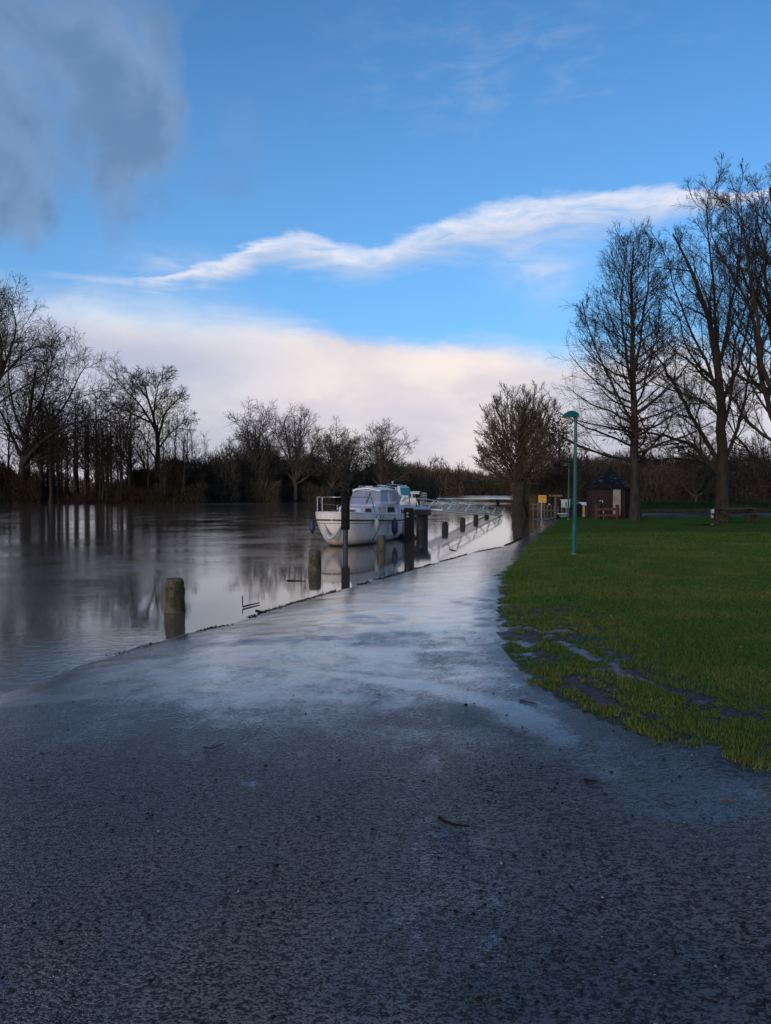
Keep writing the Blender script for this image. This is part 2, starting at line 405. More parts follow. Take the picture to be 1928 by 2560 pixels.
M['stone'] = simple('dark_stone', (.008, .008, .009), .8, (.018, .016, .014), 30, .12)
M['palestone'] = simple('pale_stone', (.30, .27, .22), .6, (.20, .18, .15), 30)
M['leaf_orange'] = simple('orange_leaf', (.35, .10, .02), .6, (.20, .06, .02), 40)
M['whitepost'] = simple('white_post_paint', (.48, .48, .52), .6, (.32, .32, .34), 6)
M['lichen_twig'] = simple('wet_twig', (.010, .008, .006), .8, (.016, .012, .009), 8, .1)
def glass_mat():
    m, nt, b = newmat('pale_plastic_glass'); b.inputs['Base Color'].default_value = (.32, .34, .42, 1)
    b.inputs['Roughness'].default_value = .12; b.inputs['Alpha'].default_value = .62; return m
M['glass'] = glass_mat()
def glass_dark():
    m, nt, b = newmat('dark_glass'); b.inputs['Base Color'].default_value = (.05, .06, .09, 1); b.inputs['Roughness'].default_value = .08; return m
M['dglass'] = glass_dark()

# ------------------------------------------------------------------ ground and path: one height sheet, two objects
def axis(a0, a1, step, lo, hi, g=1.06):
    c = list(np.arange(a0, a1+1e-6, step)); s = step; x = a1; up = []
    while x < hi: s *= g; x += s; up.append(x)
    s = step; x = a0; dn = []
    while x > lo: s *= g; x -= s; dn.append(x)
    return np.array(dn[::-1]+c+up)
gx = axis(-5.0, 5.0, .06, -1400, 1400, 1.07); gy = axis(1.2, 13.0, .06, -60, 3000, 1.035)
GX, GY = np.meshgrid(gx, gy); GZ = height(GX, GY)
micro = (fbm(GX*3, GY*3, 21, 3)-.5)*.012*sstep(GY, -1, 1)*(1-sstep(GY, 14, 30))
GZ = GZ+micro
nx, ny = len(gx), len(gy)
idx = np.arange(nx*ny).reshape(ny, nx)
quads = np.stack([idx[:-1, :-1], idx[:-1, 1:], idx[1:, 1:], idx[1:, :-1]], -1).reshape(-1, 4)
qx = ((GX[:-1, :-1]+GX[1:, 1:])/2).ravel(); qy = ((GY[:-1, :-1]+GY[1:, 1:])/2).ravel()
dR = sdist(qx, qy, RIGHT); dLn = sdist(qx, qy, LAWN)
isp = (dR > -1.2) & (dLn < 0) & (qy < 52) & (qy > -12) & (qx < 15)
Vv = np.stack([GX, GY, GZ], -1).reshape(-1, 3)
def pxl(pts, z=Gz-.02): return [tuple(atz(p[0], p[1], z)[:2]) for p in pts]
def stripe(x, y, pts, w, seed=0, amp=.5):
    d = pdist(x, y, pxl(pts)); d = d+(fbm(x*2.2, y*2.2, seed)-.5)*w*amp*2
    return 1-sstep(d, w*.05, w*1.7)
def ell(x, y, px, py, rx, ry, seed=0, amp=.5):       # puddle or patch, sizes in metres
    c = atz(px, py, Gz-.02); e = np.hypot((x-c.x)/rx, (y-c.y)/ry)+(fbm(x*3/rx*.4, y*3/ry*.4, seed)-.5)*amp
    return 1-sstep(e, .75, 1.15)
xx, yy = Vv[:, 0], Vv[:, 1]
film = np.zeros(len(Vv)); pud = np.zeros(len(Vv)); grit = np.zeros(len(Vv)); mud = np.zeros(len(Vv))
near = (yy < 60) & (yy > 0) & (np.abs(xx) < 30)
nxx, nyy = xx[near], yy[near]
f = stripe(nxx, nyy, [(470, 1640), (690, 1655), (850, 1685), (960, 1700), (1100, 1718), (1190, 1745), (1290, 1775), (1350, 1810), (1400, 1850)], .20, 3, .4)
f = np.maximum(f, .85*stripe(nxx, nyy, [(1230, 1560), (1250, 1600), (1290, 1640), (1340, 1690), (1390, 1720)], .16, 5))
f = np.maximum(f, .75*stripe(nxx, nyy, [(560, 1556), (900, 1556), (1110, 1556), (1200, 1570), (1300, 1640)], .22, 6))
f = np.maximum(f, .7*stripe(nxx, nyy, [(620, 1600), (860, 1592), (1000, 1500), (1020, 1460), (1080, 1440)], .12, 7))
f = np.maximum(f, .55*ell(nxx, nyy, 1560, 1900, .55, .45, 8, .8))
f = np.maximum(f, .55*ell(nxx, nyy, 1750, 1990, .45, .4, 9, .8))
f = np.maximum(f, .35*ell(nxx, nyy, 1120, 2180, .25, .7, 18, .8))
f = np.maximum(f, sstep(nyy, 7, 11)*(.65+.7*fbm(nxx*1.0, nyy*.5, 12)))
f = np.maximum(f, sstep(nyy, 3.2, 7.0)*(.35+.75*fbm(nxx*1.2, nyy*.8, 14)))
p = np.maximum.reduce([ell(nxx, nyy, 630, 1952, .09, .08, 1, .9)*.62,
                       ell(nxx, nyy, 1780, 1950, .18, .10, 11, .6)*.5, stripe(nxx, nyy, [(1390, 1715), (1330, 1680), (1290, 1628)], .055, 17)])
g = np.maximum.reduce([stripe(nxx, nyy, [(1210, 1780), (1330, 1860), (1290, 1960), (1450, 2080), (1650, 2150), (1850, 2260), (1900, 2500)], .30, 31, .8),
                       .8*stripe(nxx, nyy, [(880, 1960), (800, 2150), (640, 2280), (560, 2500)], .22, 32, .9), .6*stripe(nxx, nyy, [(480, 2050), (330, 2200), (120, 2360)], .18, 33, .9),
                       .5*stripe(nxx, nyy, [(620, 1590), (900, 1600), (1080, 1640), (1100, 1690)], .25, 34, .9), .9*(1-sstep(sdist(nxx, nyy, RIGHT), .02, .22))*sstep(fbm(nxx*3, nyy*3, 40), .35, .6)])
f = np.maximum(f, .9*stripe(nxx, nyy, [(860, 1527), (1012, 1527), (1000, 1553), (880, 1557)], .05, 19, .2)*1.0)
blot = np.maximum.reduce([ell(nxx, nyy, 1010, 1600, .55, .55, 101, 1.6)*.6, ell(nxx, nyy, 1150, 1640, .4, .35, 102, 1.6)*.6, ell(nxx, nyy, 640, 1592, .8, .3, 103, 1.7)*.6, ell(nxx, nyy, 1000, 1462, .3, 1.2, 104, 1.6)*.35, ell(nxx, nyy, 1180, 1500, .3, .8, 105, 1.6)*.4,
                          ell(nxx, nyy, 1060, 1790, .5, .3, 106, 1.0)*.7, ell(nxx, nyy, 150, 1760, 1.0, .4, 107, 1.0)*.5, ell(nxx, nyy, 950, 1539, .42, .55, 108, .3)*.45])
edge = (1-sstep(-sdist(nxx, nyy, LAWN)+(fbm(nxx*4, nyy*4, 109)-.5)*.5, .0, .42))*(1-sstep(nyy, 13, 18))
f = f*(1-.8*blot)*(1-.65*edge)
g0 = np.zeros(len(nxx)); g0 = np.maximum(blot*.55, edge*.75)
film[near] = np.clip(f, 0, 1); pud[near] = p; grit[near] = np.maximum(g, g0)
newp = np.zeros(len(Vv))
newp[near] = ell(nxx, nyy, 1530, 2480, .62, .42, 41, .25)*.8
newp[near] = np.maximum(newp[near], ell(nxx, nyy, 930, 1538, .95, .75, 42, .12)*.55)
# mud and grass layout near the lawn edge
def grassness(x, y):
    dl = sdist(x, y, LAWN)
    n = fbm(x*3.2, y*3.2, 51, 4); n2 = fbm(x*9, y*9, 55, 3)
    g = sstep(dl+(n-.5)*.75+(n2-.5)*.45*(y < 14), -.08, .10)
    nearf = 1-sstep(y, 9.5, 13)
    def st(pts, w, s): 
        d = pdist(x, y, pxl(pts)); return 1-sstep(d+(fbm(x*4, y*4, s)-.5)*.22, w*.5, w)
    ch = np.maximum.reduce([st([(1395, 1610), (1480, 1655), (1560, 1690), (1650, 1725), (1760, 1765), (1900, 1840), (1990, 1880)], .11, 61)*.95,
                            st([(1300, 1600), (1345, 1650), (1430, 1705), (1520, 1760), (1600, 1800), (1680, 1830)], .10, 62),
                            st([(1240, 1560), (1300, 1600), (1340, 1640)], .11, 64)*.9])
    ch = ch*(.2+.8*sstep(fbm(x*2.1, y*2.1, 178), .36, .50))
    patchy = sstep(n2+n*.8, .86, 1.06)*(1-sstep(dl, .6, 2.2))*.75
    rb = sstep(fbm(x*5, y*5, 77), .30, .46)
    ridge = rb*np.maximum.reduce([st([(1280, 1625), (1360, 1625)], .13, 66), st([(1330, 1665), (1400, 1690)], .10, 68), st([(1320, 1695), (1390, 1720)], .10, 69), st([(1370, 1615), (1450, 1665), (1560, 1715), (1690, 1795), (1830, 1860), (1900, 1910)], .17, 63), st([(1420, 1740), (1500, 1780)], .09, 67), st([(1580, 1790), (1650, 1840)], .10, 70)])
    out = g*(1-nearf*np.clip(ch+patchy*(1-ridge), 0, 1))
    return np.clip(np.maximum(out, ridge*nearf*.95), 0, 1)
gr = np.ones(len(Vv)); gr[near] = grassness(nxx, nyy)
mud = 1-gr
mudw = np.zeros(len(Vv)); mudw[near] = np.clip(sstep(fbm(nxx*2.5, nyy*2.5, 71), .45, .62)+.5*(1-sstep(np.abs(sdist(nxx, nyy, LAWN)), 0, .3)), 0, 1)*mud[near]
dshore = sdist(xx, yy, RIGHT)

def sub_mesh(name, mask, mat, attrs):
    q = quads[mask]; used, inv = np.unique(q.ravel(), return_inverse=True)
    me = fast_mesh(name, Vv[used], inv.reshape(-1, 4), smooth=True, attrs={k: v[used] for k, v in attrs.items()})
    return link(name, me, mat, kind='structure')
def path_mat():
    m, nt, b = newmat('wet_asphalt'); tc = nt.nodes.new('ShaderNodeTexCoord'); o = tc.outputs['Object']
    film = E(nt, attr(nt, 'film').outputs['Fac']); pud = E(nt, attr(nt, 'pud').outputs['Fac']); grit = E(nt, attr(nt, 'grit').outputs['Fac'])
    newp = E(nt, attr(nt, 'newp').outputs['Fac'])
    nA = noise(nt, o, 90, 3, .65); nB = noise(nt, mapping(nt, o, (1, 1.8, 1)), 30, 4, .6); nC = noise(nt, o, 4, 5, .6); nD = noise(nt, mapping(nt, o, (1, .45, 1), rot=(0, 0, -.35)), 1.6, 5, .62)
    vor = nt.nodes.new('ShaderNodeTexVoronoi'); nt.links.new(o, vor.inputs[0]); vor.inputs['Scale'].default_value = 75
    fz = E(nt, attr(nt, 'fz').outputs['Fac'])
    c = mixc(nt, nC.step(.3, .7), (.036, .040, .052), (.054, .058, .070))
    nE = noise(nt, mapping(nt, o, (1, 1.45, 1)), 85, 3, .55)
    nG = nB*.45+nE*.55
    c = mixc(nt, nG.step(.50, .56)*(.7-fz*.3), c, (.105, .108, .122)); c = mixc(nt, nG.step(.505, .455)*(nD.step(.35, .62)*.45+nC.step(.35, .65)*.25+.12+grit*.2)*(1-fz*.75), c, (.003, .0035, .005))  # glints on lumps and shade in pits painted into the asphalt colour
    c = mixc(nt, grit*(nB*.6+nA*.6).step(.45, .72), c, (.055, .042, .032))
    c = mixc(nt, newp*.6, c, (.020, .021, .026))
    spk = noise(nt, o, 160, 1, .5).step(.70, .76)*(grit*.8+.12)
    c = mixc(nt, spk, c, (.17, .155, .13))
    nt.links.new(c, b.inputs['Base Color'])
    wet = (film*.85+(nD-.5)*.8+(nC-.5)*1.1+(nG-.5)*2.2+.05).step(.10, .8)
    pud = (pud+((nB-.5)*.7+(nC-.5)*.4)*pud.step(.0, .15)).step(.35, .85); wet = wet.max(pud)
    rough = .33-fz*.05-nD.step(.35, .65)*.05-wet*.15+grit*.18-newp*.03
    fz = E(nt, attr(nt, 'fz').outputs['Fac'])
    rough = (rough-(nG-.5)*.9*(1-fz))*(1-pud.step(.3, .7))+pud.step(.3, .7)*.16
    nt.links.new(rough.max(.04).v, b.inputs['Roughness'])
    sock(nt, wet*fz.step(.1, .7)*.9, b.inputs['Coat Weight']); b.inputs['Coat Roughness'].default_value = .17; b.inputs['Coat IOR'].default_value = 1.36
    nt.links.new(bump(nt, nG+nC*.5, .10, .02), b.inputs['Coat Normal'])
    sock(nt, (nG.step(.47, .54)*.9+.1).max(fz.step(.1, .6)).max(wet)*1.0, b.inputs['Specular IOR Level'])
    hgt = nG*2.2+nA*.3+E(nt, vor.outputs['Distance'])*.5+grit*nB*.8
    st = (1-pud.step(.35, .75))*(.80-wet*.66-newp*.2+grit*.1)*(1-fz*.74)
    nt.links.new(bump(nt, hgt, st, .028), b.inputs['Normal'])
    return m
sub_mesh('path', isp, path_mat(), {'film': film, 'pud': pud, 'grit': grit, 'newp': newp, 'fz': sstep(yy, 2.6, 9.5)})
def ground_mat():
    m, nt, b = newmat('grassy_soil'); tc = nt.nodes.new('ShaderNodeTexCoord'); o = tc.outputs['Object']
    mud = E(nt, attr(nt, 'mud').outputs['Fac']); mw = E(nt, attr(nt, 'mudw').outputs['Fac']); far = E(nt, attr(nt, 'far').outputs['Fac'])
    n1 = noise(nt, o, .5, 5, .6); n2 = noise(nt, mapping(nt, o, (1, .5, 1)), 6, 5, .65); n3 = noise(nt, o, 45, 4, .7)
    g = mixc(nt, n1.step(.35, .65), (.070, .125, .024), (.105, .135, .030))
    g = mixc(nt, n2.step(.4, .75)*.6, g, (.046, .075, .018))
    g = mixc(nt, n3.step(.4, .7)*.55, g, (.022, .040, .014))
    soil = mixc(nt, n3.step(.44, .56), (.016, .012, .011), (.080, .060, .054))  # dark and pale flecks paint the shading of mud bumps into the colour
    c = mixc(nt, (mud*1.15+(n3-.5)*.3).step(.3, .6), g, soil)
    c = mixc(nt, far, c, (.030, .026, .018))
    nt.links.new(c, b.inputs['Base Color'])
    wet = (mw+(n3-.5)*.5).step(.35, .7)*mud
    sock(nt, (.8-mud*.32-wet*.38).max(.06), b.inputs['Roughness']); sock(nt, mud*.18+wet*.3, b.inputs['Specular IOR Level'])
    nt.links.new(bump(nt, n3*.7+n2*.6, (1-wet*.8)*.9, .05), b.inputs['Normal'])
    return m
far = np.clip(sstep(yy, 64.5, 68)+sstep(-dshore, -0.0, .3)*0+(1-sstep(yy, 52, 53))*0, 0, 1)
far = np.maximum(far, (dshore < 0)*1.0)
sub_mesh('ground', ~isp, ground_mat(), {'mud': mud, 'mudw': mudw, 'far': far})

# far footpath beyond the lawn
def footpath():
    pts = [(9.8, 47.5, 1.5), (11.3, 50.6, 1.6), (13.5, 53.0, 1.6), (16.5, 54.6, 1.4), (20, 55.6, 1.7), (25, 56.0, 2.2), (31, 55.6, 3.2), (45, 54, 3.6), (90, 48, 4)]
    V = []; Fq = []
    P = []
    for (a, b) in zip(pts[:-1], pts[1:]):
        for k in range(8): t = k/8; P.append([a[i]*(1-t)+b[i]*t for i in range(3)])
    for x, y, w in P:
        for j in range(5):
            yj = y+(j/4-.5)*w; V.append((x, yj, max(H(x, yj), .02)+.025))
    n = len(P)
    for i in range(n-1):
        for j in range(4): Fq.append((i*5+j, (i+1)*5+j, (i+1)*5+j+1, i*5+j+1))
    me = fast_mesh('footpath', V, Fq, smooth=True)
    m = simple('wet_pale_gravel_path', (.16, .16, .18), .22, (.12, .12, .14), 3, .8)
    link('footpath', me, m, kind='structure')
footpath()

# ------------------------------------------------------------------ water
def water():
    wx = axis(-12, 12, .5, -1400, 1400, 1.10); wy = axis(2, 40, .5, -60, 2500, 1.05)
    WX, WY = np.meshgrid(wx, wy); n0, n1 = len(wx), len(wy); I = np.arange(n0*n1).reshape(n1, n0)
    q = np.stack([I[:-1, :-1], I[:-1, 1:], I[1:, 1:], I[1:, :-1]], -1).reshape(-1, 4)
    x, y = WX.ravel(), WY.ravel()
    ds = -sdist(x, y, RIGHT)
    calm = 1-sstep(ds+(fbm(x*.35, y*.2, 81)-.5)*3, 1.6, 5.5)
    calm = np.maximum(calm, .9*sstep(y, 19, 26)*(1-sstep(ds, 4, 10)))
    calm = calm*sstep(y, 8.0, 10.5)
    calm = np.maximum(calm, .55*(1-sstep(np.hypot((x+16)/10, (y-38)/14), .5, 1.1)))
    rg = np.exp(-((x+18)/14)**2-((y-112)/8)**2)*sstep(fbm(x*.12, y*.5, 83), .4, .6)
    rg = np.maximum(rg, .9*np.exp(-((y-118)/14)**2)*np.exp(-((x-4)/16)**2)*sstep(fbm(x*.1, y*.25, 85), .35, .6))
    rg = np.maximum(rg, sstep(y, 150, 200)*sstep(x, 5, 14)*(.4+.6*sstep(fbm(x*.05, y*.04, 84), .4, .6)))
    me = fast_mesh('water', np.stack([x, y, np.zeros_like(x)], -1), q, smooth=True, attrs={'calm': calm, 'rg': rg})
    m, nt, b = newmat('brown_river_water'); tc = nt.nodes.new('ShaderNodeTexCoord'); o = tc.outputs['Object']
    cal = E(nt, attr(nt, 'calm').outputs['Fac']); rg = E(nt, attr(nt, 'rg').outputs['Fac'])
    b.inputs['Base Color'].default_value = (.135, .090, .058, 1)
    b.inputs['IOR'].default_value = 1.6
    sock(nt, .03+rg*.20, b.inputs['Roughness'])
    n1 = noise(nt, mapping(nt, o, (1, 1.6, 1), rot=(0, 0, .25)), 7.5, 4, .55, .6)
    n2 = noise(nt, mapping(nt, o, (.5, 1.2, 1), rot=(0, 0, -.3)), 1.6, 4, .5, .5)
    n3 = noise(nt, mapping(nt, o, (1, 1, 1)), .35, 3, .5)
    act = (n3.step(.34, .66)*.75+.35)
    s = (1-cal*.93)*act
    h = n1*s*.85+n2*s*.9+n2*.05
    nt.links.new(bump(nt, h, rg*.8+.35, .022), b.inputs['Normal'])
    link('water', me, m, kind='structure')
water()

# ------------------------------------------------------------------ grass
def blades(P, hgt, wid, col, lean=.5, seed=1):
    r = np.random.default_rng(seed); n = len(P)
    a = r.uniform(0, 2*np.pi, n); b = a+np.pi/2+r.uniform(-.6, .6, n)
    t = hgt*r.uniform(.1, 1, n)*lean
    d = np.stack([np.cos(a), np.sin(a), np.zeros(n)], -1)*(wid/2)[:, None]
    tip = P+np.stack([np.cos(b)*t, np.sin(b)*t, hgt], -1)
    V = np.stack([P-d, P+d, tip], 1).reshape(-1, 3)
    Fc = np.arange(3*n).reshape(-1, 3)
    C = np.repeat(col, 3, 0); C = np.concatenate([C, np.ones((len(C), 1))], 1)
    return V, Fc, C
def grass():
    r = np.random.default_rng(5)
    n = 1500000; y = 3.2+(r.random(n)**1.15)*27; x = r.uniform(.2, 1, n)*(y*.56+2.2)
    dens = np.clip(1.25-y/26, .18, 1)*.62
    gg = grassness(x, y)
    clump = sstep(fbm(x*7, y*7, 91, 3), .25, .6)
    k = r.random(n) < dens*(gg**1.4)*(.35+.65*clump)
    x, y, gg = x[k], y[k], gg[k]; n = len(x)
    z = height(x, y)
    dl = sdist(x, y, LAWN)
    tall = fbm(x*2.5, y*2.5, 95)
    h = (.012+.030*tall*r.uniform(.4, 1.4, n))*(.45+.55*gg)*(1+.3*np.exp(-np.maximum(dl, 0)/.8)*(y < 12))*(1+y*.012)
    w = (.0035+.0006*y)*r.uniform(.7, 1.3, n)
    yel = np.clip(sstep(fbm(x*1.2, y*1.2, 97), .4, .7)*.75+.45*np.exp(-np.maximum(dl, 0)/.9)*(1-sstep(y, 10, 20)), 0, 1)[:, None]*r.uniform(.3, 1, (n, 1))
    c = np.array([.066, .125, .026])*(1-yel)+np.array([.165, .160, .042])*yel
    c = c*(r.uniform(.6, 1.35, (n, 1)))
    dead = (r.random(n) < .05)[:, None]; c = np.where(dead, np.array([.12, .10, .05]), c)
    V, Fc, C = blades(np.stack([x, y, z-.004], -1), h, w, c, 1.5, 3)
    me = fast_mesh('lawn_grass', V, F3=Fc, cols={'col': C})
    link('lawn_grass', me, M['grass'], kind='stuff')
grass()

# ------------------------------------------------------------------ trees
def grow(P, R, n, t0, t1, ang, lf, K, wig, trop, rr, rmin, rng, azs=None):
    N, K1, _ = P.shape
    if callable(n): n = n
    t = (t0+(t1-t0)*(np.arange(n)[None]+rng.random((N, n)))/n)
    f = t*(K1-1); i = np.minimum(f.astype(int), K1-2); fr = f-i; ar = np.arange(N)[:, None]
    pos = P[ar, i]*(1-fr[..., None])+P[ar, i+1]*fr[..., None]
    tan = P[ar, i+1]-P[ar, i]; tan /= np.linalg.norm(tan, axis=-1, keepdims=True)+1e-9
    rad = R[ar, i]*(1-fr)+R[ar, i+1]*fr
    plen = np.linalg.norm(P[:, 1:]-P[:, :-1], axis=-1).sum(1)[:, None]
    ref = np.where(np.abs(tan[..., 2:3]) < .9, np.array([0, 0, 1.]), np.array([1., 0, 0]))
    u = np.cross(tan, ref); u /= np.linalg.norm(u, axis=-1, keepdims=True)+1e-9; v = np.cross(tan, u)
    az = rng.random((N, 1))*6.28+np.arange(n)[None]*2.4+rng.normal(0, .5, (N, n))
    a = np.radians(ang(t) if callable(ang) else rng.uniform(ang[0], ang[1], (N, n)))
    if callable(ang): a = a*rng.uniform(.85, 1.15, (N, n))
    d = tan*np.cos(a)[..., None]+(u*np.cos(az)[..., None]+v*np.sin(az)[..., None])*np.sin(a)[..., None]
    L = (lf(t) if callable(lf) else lf)*plen*rng.uniform(.65, 1.25, (N, n))
    pts = [pos]; dd = d
    for k in range(K):
        pts.append(pts[-1]+dd*(L/K)[..., None])
        dd = dd+rng.normal(0, wig, dd.shape)+np.array([0, 0, trop]); dd /= np.linalg.norm(dd, axis=-1, keepdims=True)
    C = np.stack(pts, 2).reshape(N*n, K+1, 3)
    r0 = np.minimum(rad*rr, rad*.9).reshape(-1, 1)
    RR = np.maximum(r0*(1-.75*np.linspace(0, 1, K+1)[None]), rmin)
    return C, RR
def tubes(lst):                               # list of (P,R,S) -> V, quads
    Vs = []; Fs = []; b = 0
    for P, R, S in lst:
        N, K1, _ = P.shape
        T = np.gradient(P, axis=1); T /= np.linalg.norm(T, axis=-1, keepdims=True)+1e-9
        ref = np.where(np.abs(T[:, :1, 2:3]) < .92, np.array([0, 0, 1.]), np.array([1., 0, 0])); ref = np.broadcast_to(ref, T.shape)
        u = np.cross(T, ref); u /= np.linalg.norm(u, axis=-1, keepdims=True)+1e-9; v = np.cross(T, u)
        a = np.arange(S)*2*np.pi/S
        ring = P[:, :, None]+R[:, :, None, None]*(u[:, :, None]*np.cos(a)[:, None]+v[:, :, None]*np.sin(a)[:, None])
        Vs.append(ring.reshape(-1, 3))
        I = (b+np.arange(N*K1*S)).reshape(N, K1, S); J = np.roll(I, -1, 2)
        Fs.append(np.stack([I[:, :-1], J[:, :-1], J[:, 1:], I[:, 1:]], -1).reshape(-1, 4)); b += N*K1*S
    return np.concatenate(Vs), np.concatenate(Fs)
def resample(pts, K):
    pts = np.array(pts, float); d = np.r_[0, np.cumsum(np.linalg.norm(np.diff(pts, axis=0), axis=1))]
    t = np.linspace(0, d[-1], K+1)
    out = np.stack([np.interp(t, d, pts[:, i]) for i in range(3)], -1)
    for _ in range(2): out[1:-1] = out[1:-1]*.5+(out[:-2]+out[2:])*.25
    return out
def lowtop(pts): return [(a, b if b > 620 else 620-(620-b)*.66) for a, b in pts]
def px_limb(pts, D, base, yend=0, K=14):
    if D < 50: pts = lowtop(pts)      # limb traced by pixels, drifting in depth towards yend metres
    n = len(pts); P = []
    for i, (a, b) in enumerate(pts):
        p = at(a, b, D+yend*(i/(n-1))**1.2); P.append(np.array(p)-base)
    return resample(P, K)
def make_tree(name, label, cat, base, trunk, r0, limbs, levels, mat, group=None, seed=1, rz=0, smat=None, twist=.03):
    """trunk: polyline local; limbs: list of (polyline, r); levels: list of dicts for grow"""
    rng = np.random.default_rng(seed)
    K = 16; T = resample(trunk, K); T[1:-1] += rng.normal(0, twist, (K-1, 3))*np.array([1, 1, 0])
    tt = np.linspace(0, 1, K+1); R = r0[0]*(1-tt)+r0[1]*tt; R[0] *= 1.35; R[1] *= 1.06
    root = thing(name, label, cat, base, rz, group)
    tr = [(T[None], R[None], 10)]; curP = [T[None]]; curR = [R[None]]
    if limbs:
        Ls = np.stack([resample(l[0], K) for l in limbs]); Ls[:, 1:] += np.cumsum(rng.normal(0, .045, Ls[:, 1:].shape), 1)
        Rs = np.stack([np.maximum(l[1]*(1-.85*tt), .02) for l in limbs])
        tr.append((Ls, Rs, 7)); 
    crown = []
    P, Rr = (T[None], R[None])
    srcs = [(P, Rr)]
    if limbs: srcs.append((Ls, Rs))
    for li, lv in enumerate(levels):
        nxt = []
        for si, (a, b) in enumerate(srcs):
            lv2 = dict(lv)
            if li == 0 and si == 1: lv2.update(lv.get('limb', {}))
            lv2.pop('limb', None); S = lv2.pop('S', 3); tk = lv2.pop('trunk', False)
            if lv2['n'] == 0: continue
            c = grow(a, b, rng=rng, **lv2)
            (tr if tk else crown).append((c[0], c[1], S)); nxt.append(c)
        if li == 0 and limbs: srcs = [(np.concatenate([c[0] for c in nxt if c[0].shape[1] == nxt[0][0].shape[1]]), np.concatenate([c[1] for c in nxt if c[0].shape[1] == nxt[0][0].shape[1]]))]
        else: srcs = nxt
    V, Fq = tubes(tr); link('trunk', fast_mesh(name+'_trunk', V, Fq, smooth=True), mat, root)
    V, Fq = tubes(crown); link('crown', fast_mesh(name+'_crown', V, Fq, smooth=True), smat or mat, root)
    return root, crown
def leaves(pts, size, mat, parent, rng, name='leaves'):
    n = len(pts); d = rng.normal(size=(n, 3)); d /= np.linalg.norm(d, axis=1)[:, None]; e = np.cross(d, rng.normal(size=(n, 3))); e /= np.linalg.norm(e, axis=1)[:, None]
    s = size*rng.uniform(.6, 1.4, (n, 1))
    V = np.stack([pts, pts+d*s*.5+e*s*.32, pts+d*s+np.cross(d, e)*s*.15, pts+d*s*.5-e*s*.32], 1).reshape(-1, 3)
    o = link(name, fast_mesh(name, V, np.arange(4*n).reshape(-1, 4)), mat, parent, kind='stuff'); return o

# tree A: upright conical tree right of the hut
baseA = Vector((0, 0, 0)); pA = atz(1588, 1303, .2); baseA = Vector((pA.x, pA.y, H(pA.x, pA.y)-.05)); nb = np.array(baseA)
DA = baseA.y
trunkA = px_limb([(1588, 1305), (1589, 1200), (1586, 1050), (1584, 900), (1580, 800), (1576, 700), (1580, 640), (1583, 600)], DA, nb)
limbsA = [(px_limb(p, DA, nb, ye), r) for p, ye, r in [
    ([(1586, 990), (1560, 900), (1545, 800), (1548, 700), (1552, 600)], 1.2, .09), ([(1584, 940), (1605, 850), (1615, 760), (1618, 660), (1612, 580)], -1, .085),
    ([(1587, 1060), (1540, 980), (1500, 900), (1470, 820), (1455, 760)], -1.0, .08), ([(1587, 1020), (1620, 940), (1640, 850), (1648, 770)], 1.2, .07)]]
ta, cr = make_tree('bare_tree', 'tall upright bare tree with reddish dead leaves low down, just right of the hut', 'tree', baseA, trunkA, (.27, .03), limbsA, [
    dict(n=74, t0=.20, t1=.97, ang=lambda t: 88-48*t, lf=lambda t: .31*np.clip(1.12-t, 0, 1)**.75+.04, K=8, wig=.10, trop=.075, rr=.36, rmin=.014, S=4, limb=dict(n=14, t0=.12, ang=(24, 42), lf=lambda t: .36*(1.1-t)+.03)),
    dict(n=9, t0=.14, t1=1, ang=(25, 45), lf=lambda t: .40*(1.3-.7*t), K=4, wig=.07, trop=.08, rr=.40, rmin=.007, S=3),
    dict(n=6, t0=.15, t1=1, ang=(22, 42), lf=lambda t: .50*(1.2-.6*t), K=2, wig=.09, trop=.07, rr=.6, rmin=.0055, S=3),
    dict(n=2, t0=.2, t1=1, ang=(20, 50), lf=.55, K=1, wig=.1, trop=.05, rr=.7, rmin=.005, S=3)], M['bark'], seed=11)
rngl = np.random.default_rng(4)
P3 = cr[2][0][:, -1]; lowm = (P3[:, 2] < 9.8) & (fbm(P3[:, 0]*1.3+P3[:, 1], P3[:, 2]*1.6, 5, 2) > .47) & (rngl.random(len(P3)) < np.clip((10.2-P3[:, 2])/6, 0, 1)*.55)
ptsL = P3[lowm]
tp = np.stack([rngl.normal(0, .55, 350), rngl.normal(0, .55, 350), rngl.uniform(4.2, 6.0, 350)], -1)
leaves(np.concatenate([ptsL, ptsL+rngl.normal(0, .06, ptsL.shape), tp]), .15, M['leaf_red'], ta, rngl)

